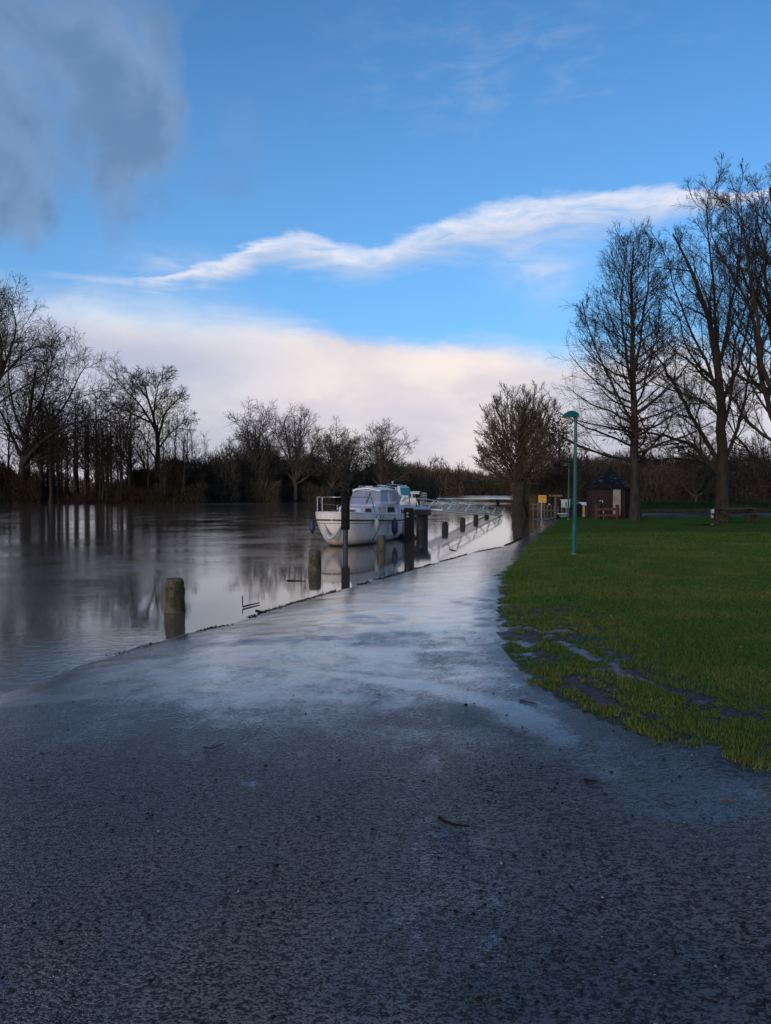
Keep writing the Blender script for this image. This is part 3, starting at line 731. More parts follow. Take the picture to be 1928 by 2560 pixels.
# tree B: broad tree behind the picnic table
pB = atz(1806, 1300, .2); baseB = Vector((pB.x, pB.y, H(pB.x, pB.y)-.05)); nb = np.array(baseB); DB = baseB.y
trunkB = px_limb([(1806, 1302), (1808, 1240), (1805, 1180), (1804, 1102), (1806, 996), (1795, 924), (1782, 805), (1750, 720), (1710, 640), (1682, 565)], DB, nb)
LB = [([(1797, 1185), (1752, 1128), (1700, 1098), (1631, 1077), (1570, 1085)], -2, .22), ([(1795, 1150), (1746, 1068), (1704, 1009), (1665, 924), (1623, 873), (1590, 840)], 1.5, .21),
      ([(1804, 1010), (1765, 900), (1722, 815), (1695, 750), (1672, 650)], -1.5, .16), ([(1803, 900), (1818, 790), (1835, 720), (1852, 592), (1848, 430)], 1, .16),
      ([(1810, 1150), (1852, 1068), (1874, 996), (1878, 900), (1895, 780)], -1, .17), ([(1800, 940), (1790, 780), (1770, 640), (1760, 520), (1765, 420)], 2, .15),
      ([(1805, 1060), (1770, 1000), (1710, 985), (1640, 960), (1600, 930)], 2.5, .13), ([(1806, 1080), (1840, 1000), (1830, 880), (1870, 760), (1890, 620)], 3, .14),
      ([(1796, 1165), (1740, 1150), (1690, 1130), (1640, 1145), (1600, 1135)], 2, .12), ([(1806, 1000), (1842, 930), (1862, 800), (1905, 640), (1915, 480)], -2.5, .14)]
limbsB = [(px_limb(p, DB, nb, ye), r*.68) for p, ye, r in LB]
make_tree('bare_tree', 'broad spreading bare tree with a thick forked trunk behind the picnic table', 'tree', baseB, trunkB, (.36, .04), limbsB, [
    dict(n=12, t0=.35, t1=1, ang=(30, 60), lf=lambda t: .26*(1.2-.7*t), K=9, wig=.11, trop=.05, rr=.5, rmin=.016, S=4, limb=dict(n=15, t0=.15, ang=(24, 46), lf=lambda t: .36*(1.3-.8*t))),
    dict(n=9, t0=.12, t1=1, ang=(24, 44), lf=lambda t: .40*(1.3-.7*t), K=4, wig=.07, trop=.06, rr=.42, rmin=.008, S=3),
    dict(n=6, t0=.15, t1=1, ang=(22, 42), lf=lambda t: .48*(1.2-.6*t), K=2, wig=.09, trop=.06, rr=.6, rmin=.006, S=3),
    dict(n=2, t0=.2, t1=1, ang=(20, 50), lf=.6, K=1, wig=.1, trop=.05, rr=.7, rmin=.006, S=3)], M['bark'], seed=12)

# tree C: trunk just outside the frame on the right
DC = 35.0; pC = at(2020, 1310, DC); baseC = Vector((pC.x, DC, H(pC.x, DC)-.05)); nb = np.array(baseC)
trunkC = px_limb([(2020, 1320), (2015, 1200), (1995, 1100), (1985, 980), (1975, 850), (1960, 700), (1940, 500), (1925, 390)], DC, nb)
LC = [([(2005, 1180), (1928, 1062), (1903, 996), (1893, 911), (1886, 826), (1865, 750), (1810, 670), (1765, 580)], 1, .24), ([(1985, 1080), (1928, 975), (1908, 890), (1903, 762), (1874, 592), (1850, 440)], -1, .22),
      ([(2010, 1160), (1928, 1108), (1857, 1073), (1814, 1010), (1780, 930), (1740, 870)], 2, .14), ([(2015, 1210), (1928, 1168), (1886, 1128), (1827, 1047), (1770, 990)], -2, .13),
      ([(1990, 1000), (1930, 880), (1925, 700), (1905, 560), (1890, 440)], 2, .17), ([(1985, 1000), (2060, 850), (2090, 700), (2100, 500)], 1, .17),
      ([(1980, 900), (1950, 760), (1925, 600), (1940, 400)], -1.5, .15), ([(2005, 1150), (2100, 1020), (2180, 900), (2220, 750)], 0, .2), ([(1980, 930), (1920, 800), (1850, 690), (1820, 580), (1815, 470)], 1.6, .14)]
limbsC = [(px_limb(p, DC, nb, ye), r*.68) for p, ye, r in LC]
make_tree('bare_tree', 'large dark bare tree cut by the right edge, its limbs reaching into the frame', 'tree', baseC, trunkC, (.42, .05), limbsC, [
    dict(n=10, t0=.35, t1=1, ang=(25, 50), lf=lambda t: .26*(1.2-.7*t), K=9, wig=.10, trop=.05, rr=.5, rmin=.014, S=4, limb=dict(n=12, t0=.2, ang=(20, 42), lf=lambda t: .28*(1.3-.8*t))),
    dict(n=9, t0=.12, t1=1, ang=(22, 42), lf=lambda t: .38*(1.3-.7*t), K=4, wig=.07, trop=.07, rr=.42, rmin=.007, S=3),
    dict(n=6, t0=.15, t1=1, ang=(20, 40), lf=lambda t: .48*(1.2-.6*t), K=2, wig=.09, trop=.07, rr=.6, rmin=.0055, S=3),
    dict(n=2, t0=.2, t1=1, ang=(20, 50), lf=.6, K=1, wig=.1, trop=.05, rr=.7, rmin=.005, S=3)], M['bark'], seed=13)

# willow standing in the water's edge
DW = 58.0; pW = at(1298, 1292, DW); baseW = Vector((pW.x, DW, -.3)); nb = np.array(baseW)
trunkW = px_limb([(1298, 1298), (1299, 1230), (1302, 1170), (1305, 1100), (1308, 1060), (1311, 1005)], DW, nb)
LW = [([(1296, 1200), (1262, 1205), (1236, 1185), (1212, 1160), (1198, 1130)], 0, .10)]+[([(1299, y0), (1299+dx*.45, y0-60), (1299+dx*.8, y0-115), (1299+dx*.95, y0-h*.82)], yd, .09) for dx, y0, h, yd in
      [(-90, 1185, 190, 1), (-60, 1165, 210, -1.5), (-35, 1150, 215, 1.5), (40, 1150, 215, -1), (65, 1165, 205, 1.2), (95, 1180, 190, -.5), (15, 1150, 205, 2.4), (-15, 1160, 190, -2.4), (60, 1190, 150, 2.5), (-60, 1190, 150, -2.6), (-105, 1215, 110, 1), (100, 1215, 120, -1), (-95, 1200, 150, -1.5), (98, 1205, 160, 1.8), (-85, 1225, 80, 2), (80, 1225, 80, -2)]]
limbsW = [(px_limb(p, DW, nb, ye), r) for p, ye, r in LW]
make_tree('willow_tree', 'bare round-headed willow with dense upright twigs at the right water edge', 'tree', baseW, trunkW, (.55, .06), limbsW, [
    dict(n=46, t0=.28, t1=.95, ang=lambda t: 85-50*t, lf=lambda t: .36*(1.1-t)+.06, K=7, wig=.08, trop=.11, rr=.22, rmin=.02, S=3, limb=dict(n=18, t0=.08, ang=(25, 55), lf=lambda t: .55*(1.05-t)+.08, rr=.6)),
    dict(n=11, t0=.1, t1=1, ang=(18, 44), lf=lambda t: .42*(1.15-t)+.05, K=4, wig=.09, trop=.12, rr=.5, rmin=.011, S=3),
    dict(n=3, t0=.15, t1=1, ang=(18, 45), lf=.45, K=2, wig=.12, trop=.1, rr=.7, rmin=.008, S=3)], M['bark'], seed=14, smat=M['bark_willow'])

# big leaning tree G on the far left bank
DG = 117.0
def gbase(px, D, py=None):
    p = at(px, 1255, D); return Vector((p.x, D, max(H(p.x, D), -.1)-.2))
bG = gbase(50, DG); nb = np.array(bG)
trunkG = px_limb([(45, 1262), (50, 1200), (60, 1150), (66, 1090), (72, 1030), (84, 980), (88, 930)], DG, nb)
LG = [([(58, 1160), (80, 1125), (109, 1096), (156, 1062), (218, 1043), (281, 1046), (325, 1072)], -3, .50), ([(56, 1170), (94, 1125), (172, 1093), (234, 1087), (290, 1105)], 3, .40),
      ([(60, 1140), (103, 1075), (150, 1030), (180, 985), (195, 935), (222, 905)], 2, .40), ([(58, 1150), (30, 1090), (10, 1030), (-20, 990), (-60, 960)], -2, .4),
      ([(66, 1100), (40, 1040), (30, 980), (20, 920), (35, 860)], 2, .3), ([(70, 1060), (110, 1000), (120, 930), (140, 880), (150, 850)], -2, .28), ([(56, 1175), (110, 1140), (160, 1135), (215, 1150), (235, 1180)], -3, .22)]
limbsG = [(px_limb(p, DG, nb, ye), r*.7) for p, ye, r in LG]
lvF = lambda a, b, c, rm, lim=14, wig=.14: [
    dict(n=a, t0=.3, t1=1, ang=(30, 62), lf=lambda t: .30*(1.2-.6*t), K=6, wig=wig, trop=.04, rr=.4, rmin=rm*1.7, S=4, limb=dict(n=lim, t0=.15, ang=(28, 60), lf=lambda t: .36*(1.3-.6*t))),
    dict(n=b, t0=.12, t1=1, ang=(28, 58), lf=lambda t: .46*(1.3-.6*t), K=4, wig=wig, trop=.04, rr=.5, rmin=rm*1.15, S=3),
    dict(n=c, t0=.12, t1=1, ang=(28, 58), lf=lambda t: .52*(1.2-.5*t), K=2, wig=wig*1.1, trop=.04, rr=.6, rmin=rm*.75, S=3),
    dict(n=1, t0=.4, t1=1, ang=(25, 50), lf=.7, K=1, wig=.1, trop=.03, rr=.7, rmin=rm*.6, S=3)]
make_tree('riverside_tree', 'huge leaning bare tree with long arching limbs on the far left bank', 'tree', bG, trunkG, (.62, .12), limbsG, lvF(12, 9, 6, .022), M['bark_dark'], seed=21)
bN = gbase(-70, 112); nb = np.array(bN)
trunkN = px_limb([(-70, 1260), (-60, 1150), (-40, 1050), (-10, 960), (10, 900)], 112, nb)
LN = [([(-20, 975), (20, 900), (42, 840), (40, 790), (20, 755)], 1, .35), ([(-10, 960), (50, 890), (90, 860), (120, 870)], -2, .25), ([(-40, 1050), (0, 1000), (60, 960), (110, 930), (140, 900)], 2, .25), ([(-30, 1010), (-60, 900), (-50, 800), (-30, 740)], -1, .35), ([(0, 930), (5, 860), (-5, 800), (0, 750)], 1, .3)]
make_tree('riverside_tree', 'tallest bare tree on the far bank, cut by the left edge of the photo', 'tree', bN, trunkN, (.7, .2), [(px_limb(p, 112, nb, ye), r*.75) for p, ye, r in LN], lvF(9, 8, 6, .021), M['bark_dark'], seed=22)
# tree H
bH = gbase(383, 124); nb = np.array(bH)
trunkH = px_limb([(383, 1262), (390, 1200), (396, 1137), (396, 1084), (385, 1040), (368, 1000), (362, 960)], 124, nb)
LH = [([(380, 1250), (366, 1190), (358, 1150), (335, 1110), (300, 1080)], 2, .35), ([(396, 1100), (409, 1040), (437, 1000), (460, 985)], -2, .28), ([(392, 1080), (360, 1030), (330, 990), (300, 965), (278, 945)], 1.5, .28),
      ([(385, 1040), (395, 990), (405, 950), (420, 930)], 2, .22), ([(398, 1120), (430, 1080), (452, 1060), (470, 1040)], 0, .2), ([(388, 1060), (340, 1040), (300, 1020), (262, 1000)], -2.5, .24), ([(372, 1000), (345, 960), (335, 935)], 2, .18)]
make_tree('riverside_tree', 'round-crowned bare tree with twin trunks standing above the middle of the left woods', 'tree', bH, trunkH, (.5, .1), [(px_limb(p, 124, nb, ye), r*.8) for p, ye, r in LH], lvF(10, 8, 6, .021), M['bark_dark'], seed=23)

# generic far oaks: dome-shaped crown with many limbs from a short trunk (height 1 unit = metres)
def dome_tree(name, label, base, Hh, Wd, seed, nl=13, rm=.020, group=None, dens=(8, 7, 5), wig=.11):
    rng = np.random.default_rng(seed); th = Hh*.22
    limbs = []
    for i in range(nl):
        a = i*2.4+rng.uniform(-.3, .3); s = (i+.5)/nl; el = math.radians(22+62*s); L = math.hypot(Wd/2*math.cos(el), (Hh-th)*.92*math.sin(el))*rng.uniform(.9, 1.05)
        d = np.array([math.cos(a)*math.cos(el), math.sin(a)*math.cos(el), math.sin(el)]); p0 = np.array([0, 0, th*(.75+.6*s)])
        P = [p0]; dd = d+np.array([0, 0, .25]); dd /= np.linalg.norm(dd)
        for k in range(5): P.append(P[-1]+dd*L/5); dd = dd+rng.normal(0, .10, 3)+(d-dd)*.3+np.array([0, 0, .02]); dd /= np.linalg.norm(dd)
        limbs.append((np.array(P), Hh*.013*rng.uniform(.8, 1.2)))
    trunk = [(0, 0, 0), (.1, 0, th*.5), (0, .1, th), (.1, 0, Hh*.6), (0, 0, Hh*.85)]
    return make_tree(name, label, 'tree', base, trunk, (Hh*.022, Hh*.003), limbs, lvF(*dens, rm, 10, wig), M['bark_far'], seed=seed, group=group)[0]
def far_h(py_top, D, zb): return CAM_Z+(HOR-py_top)*D/F-zb
for px, top, D, wpx, lab, sd in [
    (640, 1030, 138, 140, 'left one of two broad dome-crowned bare trees behind the boats on the far bank', 31),
    (738, 1025, 140, 120, 'right one of two broad dome-crowned bare trees behind the boats on the far bank', 32),
    (952, 1063, 150, 150, 'bare fan-shaped tree on the far bank directly behind the moored cabin cruiser', 34)]:
    b = gbase(px, D); dome_tree('dome_tree', lab, b, far_h(top, D, b.z), wpx*D/F, sd, 14)
b = gbase(832, 143); t35 = dome_tree('multi_stem_tree', 'narrow multi-stemmed bare tree just left of the fan-shaped one on the far bank', b, far_h(1078, 143, b.z), 70*143/F, 35, 12)
b = gbase(870, 147); dome_tree('multi_stem_tree', 'small bare tree squeezed between the narrow and the fan-shaped trees on the far bank', b, far_h(1090, 147, b.z), 60*147/F, 36, 9)

# slim woodland trees: three prototypes copied along the banks
def slim_tree(name, label, Hh, seed, group, rm=.022, mat='bark_dark', ang=(28, 55)):
    rng = np.random.default_rng(seed)
    trunk = [(0, 0, 0), (rng.normal(0, .25), 0, Hh*.35), (rng.normal(0, .4), 0, Hh*.7), (rng.normal(0, .5), 0, Hh)]
    return make_tree(name, label, 'tree', (0, 0, 0), trunk, (Hh*.014+.03, .02), [], [
        dict(n=30, t0=.25, t1=.97, ang=ang, lf=lambda t: .27*(1.1-t)+.05, K=5, wig=.12, trop=.09, rr=.4, rmin=rm, S=3),
        dict(n=6, t0=.15, t1=1, ang=(25, 50), lf=.38, K=3, wig=.14, trop=.06, rr=.6, rmin=rm*.8, S=3),
        dict(n=3, t0=.2, t1=1, ang=(25, 50), lf=.4, K=1, wig=.1, trop=.05, rr=.7, rmin=rm*.6, S=3)], M[mat], seed=seed, group=group)[0]
gl = 'slim bare trees in the woods on the far bank'
LAB_L = 'slim bare trunk among many crowding the woods on the far left bank'
protos = [slim_tree('slim_tree', LAB_L, 14, s, gl) for s in (41, 42, 43)]
rg = random.Random(3)
spots = []
for i in range(66):
    px = rg.uniform(-60, 480) if i < 50 else rg.uniform(90, 330)
    spots.append((px, rg.uniform(117, 128), rg.uniform(9, 17.5) if px < 330 else rg.uniform(8, 13)))
for i, (px, D, h) in enumerate(spots):
    b = gbase(px, D); s = h/14
    if i < 3: o = protos[i]; o.location = b; o.scale = (s, s, s); o.rotation_euler = (0, 0, rg.uniform(0, 6))
    else: dup(protos[i % 3], b, rg.uniform(0, 6), (s, s, s), LAB_L)
for px, top, lab in [(480, 1075, 'left of two slender pale poplars standing clear at the right end of the left woods'), (512, 1083, 'right of two slender pale poplars standing clear at the right end of the left woods')]:
    b = gbase(px, 128); s = far_h(top, 128, b.z)/14; o = dup(protos[1], b, px, (s*.7, s*.7, s), lab); o['group'] = 'slender poplars at the end of the left woods'
LM = 'small bare tree rising from the low thicket on the far middle bank'
for i in range(16):
    px = 545+i*34+rg.uniform(-12, 12); D = rg.uniform(150, 175) if px < 1040 else rg.uniform(300, 380); b = gbase(px, D)
    if px > 1040: b.z = .3
    top = rg.uniform(1125, 1165) if px < 1000 else rg.uniform(1165, 1185); s = far_h(top, D, b.z)/14; o = dup(protos[i % 3], b, rg.uniform(0, 6), (s*1.2, s*1.2, s), LM); o['group'] = 'small bare trees in the far middle thicket'
LR = 'slim bare trunk among many in the brown wood behind the hut and picnic table'
protR = [slim_tree('slim_tree', LR, 10, s, 'slim bare trees in the right wood', .02) for s in (51, 52)]
for i in range(34):
    px = 1340+i*19+rg.uniform(-9, 9); D = rg.uniform(68, 84); b = at(px, 1255, D); b.z = H(b.x, D)-.1; s = rg.uniform(.46, .62)*(1.15 if px > 1800 else 1)
    if i < 2: o = protR[i]; o.location = b; o.scale = (s, s, s)
    else: dup(protR[i % 2], b, rg.uniform(0, 6), (s*1.1, s*1.1, s), LR)
# small dark tree in front of the right wood and the reddish tree behind the lamp
b = at(1738, 1262, 66); b.z = H(b.x, 66)-.1; dome_tree('small_tree', 'small dark bare tree at the wood edge, left of the thick forked trunk', b, 6.3, 6.0, 61, 9, .014)
b = at(1395, 1285, 62); b.z = H(b.x, 62)-.1
tr_ = make_tree('red_leaved_tree', 'bushy tree holding dark red dead leaves behind the green lamp post', 'tree', b, [(0, 0, 0), (.2, 0, 2), (.1, 0, 4.5), (0, 0, 7.4)], (.16, .03), [], [
    dict(n=44, t0=.12, t1=.97, ang=(35, 70), lf=lambda t: .42*(1.1-t)+.05, K=6, wig=.12, trop=.07, rr=.4, rmin=.015, S=3),
    dict(n=9, t0=.15, t1=1, ang=(25, 55), lf=.38, K=3, wig=.14, trop=.05, rr=.6, rmin=.010, S=3),
    dict(n=3, t0=.2, t1=1, ang=(25, 50), lf=.45, K=1, wig=.1, trop=.05, rr=.7, rmin=.008, S=3)], M['twig_red'], seed=62)
P3 = tr_[1][1][0].reshape(-1, 3); kk = rngl.random(len(P3)) < .95
leaves(P3[kk], .16, M['leaf_red'], tr_[0], rngl)

# thickets: masses of thin twigs nobody could count
def thicket(name, spots, n, seed, hl=(1.0, 2.4), wd=.05, cols=((.040, .031, .022), (.028, .023, .016)), green=.1, tone=1.0, slant=.75):
    """spots: (x0,x1,y0,y1,height) boxes in metres"""
    r = np.random.default_rng(seed); Ps = []; area = np.array([abs(s[1]-s[0])*s[4]*1.0 for s in spots]); cnt = (n*area/area.sum()).astype(int)
    for s, c in zip(spots, cnt):
        x = r.uniform(s[0], s[1], c); y = s[2]+(s[3]-s[2])*r.random(c)
        top = s[4]*(.30+.75*fbm(x*.35, y*.2+seed, seed, 4)+1.0*(fbm(x*.10, y*.03+seed, seed+50, 3)-.35))
        z = (r.random(c)**1.15)*top
        g = height(x, y); Ps.append(np.stack([x, y, np.maximum(g, -.1)+z-.2], -1))
    P = np.concatenate(Ps); n = len(P)
    L = r.uniform(hl[0], hl[1], n)*(1-.3*r.random(n)); a = r.uniform(0, 2*np.pi, n); sl = np.abs(r.normal(0, slant, n))
    d = np.stack([np.cos(a)*np.sin(sl), np.sin(a)*np.sin(sl), np.cos(sl)], -1)
    a2 = r.uniform(0, np.pi, n); w = wd*r.uniform(.5, 1.3, n); e = np.stack([np.cos(a2)*w, np.sin(a2)*w*.5, np.sin(sl)*w*.8], -1)
    V = np.stack([P-e, P+e, P+d*L[:, None]], 1).reshape(-1, 3)
    big = fbm(P[:, 0]*.2, P[:, 2]*.35, seed+3)[:, None]
    c = np.array(cols[0])*big+np.array(cols[1])*(1-big); c = c*r.uniform(.5, 1.5, (n, 1))*np.array([2.4, 2.1, 1.85])*tone
    gm = ((fbm(P[:, 0]*.3, P[:, 2]*.5, seed+9) > (.78-green))*r.random(n) > .35)[:, None]; c = np.where(gm, c*np.array([.85, 1.05, .7]), c)
    C = np.concatenate([np.repeat(c, 3, 0), np.ones((3*n, 1))], 1)
    link(name, fast_mesh(name, V, F3=np.arange(3*n).reshape(-1, 3), cols={'col': C}), M['thicket'], kind='stuff')
def bx_(px0, px1, D0, D1, hgt): return ((px0-964)/F*(D0+D1)/2, (px1-964)/F*(D0+D1)/2, D0, D1, hgt)
thicket('far_left_thicket', [bx_(-150, 520, 117, 122, .8), bx_(-150, 20, 119, 124, 5.5), bx_(20, 110, 116, 119, 5.0), bx_(300, 420, 117, 120, 2.2), bx_(280, 520, 118, 124, 3.0), bx_(330, 520, 122, 128, 6.0), bx_(410, 470, 120, 124, 8.0)], 90000, 101, (.5, 1.6), .055, green=.15, tone=.42)
thicket('distant_wood', [bx_(-400, 620, 640, 690, 15.0)], 14000, 106, (4, 8), .5)
thicket('far_middle_thicket', [bx_(500, 700, 134, 165, 8.2), bx_(640, 860, 146, 170, 7.0), bx_(840, 1060, 160, 190, 5.6), bx_(560, 700, 133, 138, 3.2), bx_(680, 830, 141, 146, 3.4), bx_(480, 620, 128, 150, 6.0)], 120000, 102, (.6, 1.9), .06)
thicket('far_river_bend_wood', [bx_(940, 1130, 180, 240, 9.0) if False else bx_(920, 1080, 170, 215, 7.0), bx_(1000, 1140, 300, 375, 12.0), bx_(1100, 1330, 405, 440, 14.0)], 70000, 103, (1.4, 3.6), .13)
thicket('right_wood', [bx_(1320, 1480, 70, 95, 5.0), bx_(1450, 1720, 69, 95, 4.8), bx_(1700, 2150, 69, 95, 5.2)], 130000, 104, (.4, 1.3), .028, cols=((.050, .036, .028), (.032, .024, .020)))
thicket('willow_undergrowth', [bx_(1300, 1420, 62, 72, 3.4), bx_(1316, 1345, 57, 61, 1.5)], 16000, 105, (.4, 1.1), .022, cols=((.06, .045, .03), (.035, .028, .018)))
# rough verge of brambles and long grass beyond the footpath
def verge():
    r = np.random.default_rng(8); n = 60000; x = r.uniform(14, 48, n); y = 58.6+r.random(n)*8
    g = fbm(x*.6, y*.6, 7); z = height(x, y)
    h = (.12+.38*g)*r.uniform(.5, 1.3, n); w = np.full(n, .035)
    gg = sstep(fbm(x*.28, y*.5, 15), .42, .6)[:, None]
    c = np.array([.11, .085, .05])*(1-gg)+np.array([.022, .058, .020])*gg; c = c*r.uniform(.5, 1.2, (n, 1))
    red = ((np.abs(x-17.8) < 1.2) & (r.random(n) < .7))[:, None]; c = np.where(red, np.array([.13, .035, .02]), c)
    V, Fc, C = blades(np.stack([x, y, z-.02], -1), h, w, c, .9, 4)
    link('verge_undergrowth', fast_mesh('verge_undergrowth', V, F3=Fc, cols={'col': C}), M['plantdry'], kind='stuff')
verge()

# ------------------------------------------------------------------ timber posts in the water
def bollard(px, py, top, w, label, seed):
    random.seed(seed)
    p = atz(px, py, 0); h = (py-top)*p.y/F; r = w*p.y/F/2
    root = thing('mooring_post', label, 'post', (p.x, p.y, 0), random.uniform(0, 3), 'stubby timber posts along the drowned bank')
    S = 12
    m = MB().lathe([(r*1.06, -.6), (r*1.05, 0), (r*1.02, h*.25), (r*.97, h*.55), (r*.9, h*.8), (r*.86, h*.93), (r*.82, h*.985), (r*.70, h)], S, jit=.018)
    m.build('post_shaft', M['bollard'], root)
    if w > 25:                                 # moss patches, slightly proud of the timber
        mm = MB()
        for k in range(26):
            a = random.uniform(-2.6, .6); z = random.uniform(.1, .9)*h; rr = r*(1.03-.14*z/h); s = random.uniform(.015, .05)
            q = []
            for j in range(7):
                b2 = j/7*6.28; s2 = s*random.uniform(.6, 1.2); aa = a+math.cos(b2)*s2/r; zz = z+math.sin(b2)*s2*1.4
                q.append(((rr+.004)*math.cos(aa), (rr+.004)*math.sin(aa), min(zz, h*.95)))
            c = ((rr+.012)*math.cos(a), (rr+.012)*math.sin(a), z); mm.add(q+[c], [(j, (j+1) % 7, 7) for j in range(7)], True)
        mm.build('moss', M['moss'], root, kind='stuff')
    return root
for i, (px, py, top, w, lab) in enumerate([
    (437, 1529, 1445, 50, 'nearest and largest mossy timber post, alone in the water at left'),
    (787, 1425, 1374, 32, 'stubby timber post in front of the cabin cruiser bow'),
    (953, 1376, 1338, 23, 'timber post standing against the side of the cabin cruiser below the navy fender'),
    (1050, 1344, 1318, 18.5, 'timber post just right of the tall black square pile'),
    (1113, 1326, 1304, 16, 'timber post in open water, second right of the tall black square pile'),
    (1157, 1313, 1294, 13.5, 'timber post in open water, third right of the black pile, below the gangway'),
    (1190, 1302, 1286, 12, 'timber post under the low end of the gangway, last but one of the row'),
    (1217, 1293.5, 1282, 11, 'farthest timber post of the row, at the gangway foot')]):
    bollard(px, py, top, w, lab, 200+i)
p = atz(1245, 1260, 0); mb = MB().lathe([(.24, -.5), (.24, .3), (.22, .62), (.15, .66)], 8); o = mb.build('channel_marker', M['black_paint']); o.location = p
tag(o, 'small distant black marker post in the river bend left of the willow', 'post')

# ------------------------------------------------------------------ boats
TH = math.radians(18)
stem = atz(829, 1368, 0); stem.z = 0
BOAT = Vector((stem.x, stem.y, 0))
ub = Vector((math.sin(TH), math.cos(TH), 0)); pb = Vector((math.cos(TH), -math.sin(TH), 0))
def bw(lat, s, z): return BOAT+pb*lat+ub*s+Vector((0, 0, z))
def hull_hw(s, L, hw, tw, bl=1.7, pw=2.2):
    if s < bl: return hw*(1-(1-s/bl)**pw)**(1/pw)
    t = (s-bl)/(L-bl); return hw*(1-t*t)+tw*t*t
def loft(L, hw, tw, deck0, deck1, bl=1.7, n=30):
    rows = []
    S = [L*(i/n)**1.6 for i in range(n+1)]
    for s in S:
        t = s/L; zd = deck0*(1-t)**1.3+deck1*(1-(1-t)**1.3)
        prof = []
        for (k, fz, rake, fw) in ((0, 1.0, 0, 1.0), (1, .80, .02, .985), (2, .70, .06, .96), (3, .45, .16, .90), (4, .22, .30, .83), (5, 0.06, .45, .76), (6, -.12, .60, .66), (7, -.30, .85, .25)):
            rk = rake*.9*(1-t)**2; ss = s+rk
            w = hull_hw(max(s, 0), L, hw, tw, bl*(1+.25*rake), 2.2-1.0*rake)*fw
            z = zd*fz if fz > 0 else fz
            prof.append((w, ss, z))
        rows.append(prof)
    V = []; Fq = []; m = len(rows[0])
    for side in (1, -1):
        b = len(V)
        for r_ in rows: V += [(side*w, s, z) for w, s, z in r_]
        for i in range(len(rows)-1):
            for j in range(m-1):
                a = b+i*m+j; q = (a, a+1, a+m+1, a+m); Fq.append(q if side == 1 else q[::-1])
    k = (len(rows)-1)*m; n2 = len(rows)*m
    Fq += [(k+j, k+j+1, n2+k+j+1, n2+k+j) for j in range(m-1)]   # transom
    return V, Fq, rows
def boat1():
    L, hw, tw = 5.85, 1.02, .86
    root = thing('cabin_cruiser', 'white cabin cruiser with stained hull moored bow towards the viewer among the posts', 'boat', BOAT, -TH)
    V, Fq, rows = loft(L, hw, tw, 1.10, .88)
    me = bpy.data.meshes.new('hull'); me.from_pydata(V, [], Fq); me.polygons.foreach_set('use_smooth', [True]*len(Fq)); me.update(); link('hull', me, M['hull'], root)
    def edge(side, k=0, off=0.0, dz=0.0): return [(side*(r_[k][0]+off), r_[k][1]-(off if r_[k][0] < .3 else 0), r_[k][2]+dz) for r_ in rows]
    # topside band above the rub rail, leaning in slightly
    deckV = []
    for r_ in rows:
        w, s, z = r_[0]; deckV += [(-w, s, z), (-w*.5, s+.0, z+.03), (0, s, z+.045), (w*.5, s, z+.03), (w, s, z)]
    n = len(rows)
    df = [(i*5+j, i*5+j+1, (i+1)*5+j+1, (i+1)*5+j) for i in range(n-1) for j in range(4)]
    me = bpy.data.meshes.new('deck'); me.from_pydata(deckV, [], df); me.update(); link('deck', me, M['gelgrey'], root)
    for side in (1, -1):
        MB().tube(edge(side, 1, .022), .026, 6).build('rub_rail', M['rubber'], root)
        MB().tube(edge(side, 0, -.02, .03), .028, 6).build('toe_rail', M['gel'], root)
        o = MB().tube(edge(side, 2, .006), .008, 4).build('pinstripe', M['navy'], root)
    # cabin trunk
    def dz(s): t = s/L; return 1.10*(1-t)**1.3+.88*(1-(1-t)**1.3)
    fr, bk = 1.45, 4.9; zt = 1.33
    ol = [(-.44, fr+.12), (-.30, fr), (.30, fr), (.44, fr+.12), (.62, 2.3), (.74, 3.3), (.76, bk), (-.76, bk), (-.74, 3.3), (-.62, 2.3)]
    tp = [(x*.93, y+(.10 if y < 2 else 0)) for x, y in ol]; nn = len(ol)
    vs = [(x, y, dz(y)-.02) for x, y in ol]+[(x, y, zt-(.10 if y < 1.8 else .03 if y < 2.5 else 0)) for x, y in tp]
    MB().add(vs, [tuple(range(nn, 2*nn))]+[(i, (i+1) % nn, nn+(i+1) % nn, nn+i) for i in range(nn)]).build('cabin_trunk', M['gel'], root)
    def sidewin(name, s0, s1, z0, z1, mat, side=1, fr_=True):
        def xx_(s, z): 
            pts = [(fr+.12, .44), (2.3, .62), (3.3, .74), (bk, .76)]
            w = np.interp(s, [a for a, b in pts], [b for a, b in pts]); q = (z-dz(s))/(zt-dz(s)); return side*(w*(1-.07*q)+.012)
        q = [(xx_(s0, z0), s0, z0), (xx_(s1, z0), s1, z0), (xx_(s1-.03, z1), s1-.03, z1), (xx_(s0+.04, z1), s0+.04, z1)]
        f = MB()
        for a, b_ in zip(q, q[1:]+q[:1]): f.beam(a, b_, .025, .025)
        fo = f.build('window', M['frame'], root)
        MB().slab(q if side == 1 else q[::-1], .004).build('pane', mat, fo)
    for side in (1, -1):
        sidewin('w', 1.75, 2.25, 1.06, 1.22, M['curtain'] if side == 1 else M['dglass'], side)
        sidewin('w', 2.75, 3.45, 1.04, 1.24, M['dglass'], side); sidewin('w', 3.55, 4.5, 1.03, 1.24, M['dglass'], side)
    for x0, x1, mt in ((-.28, -.03, M['dglass']), (.03, .28, M['curtain'])):
        q = [(x0, fr-.012, 1.08), (x1, fr-.012, 1.08), (x1*.95, fr+.06, 1.2), (x0*.95, fr+.06, 1.2)]
        f = MB()
        for a, b_ in zip(q, q[1:]+q[:1]): f.beam(a, b_, .022, .022)
        fo = f.build('window', M['frame'], root); MB().slab(q, .004).build('pane', mt, fo)
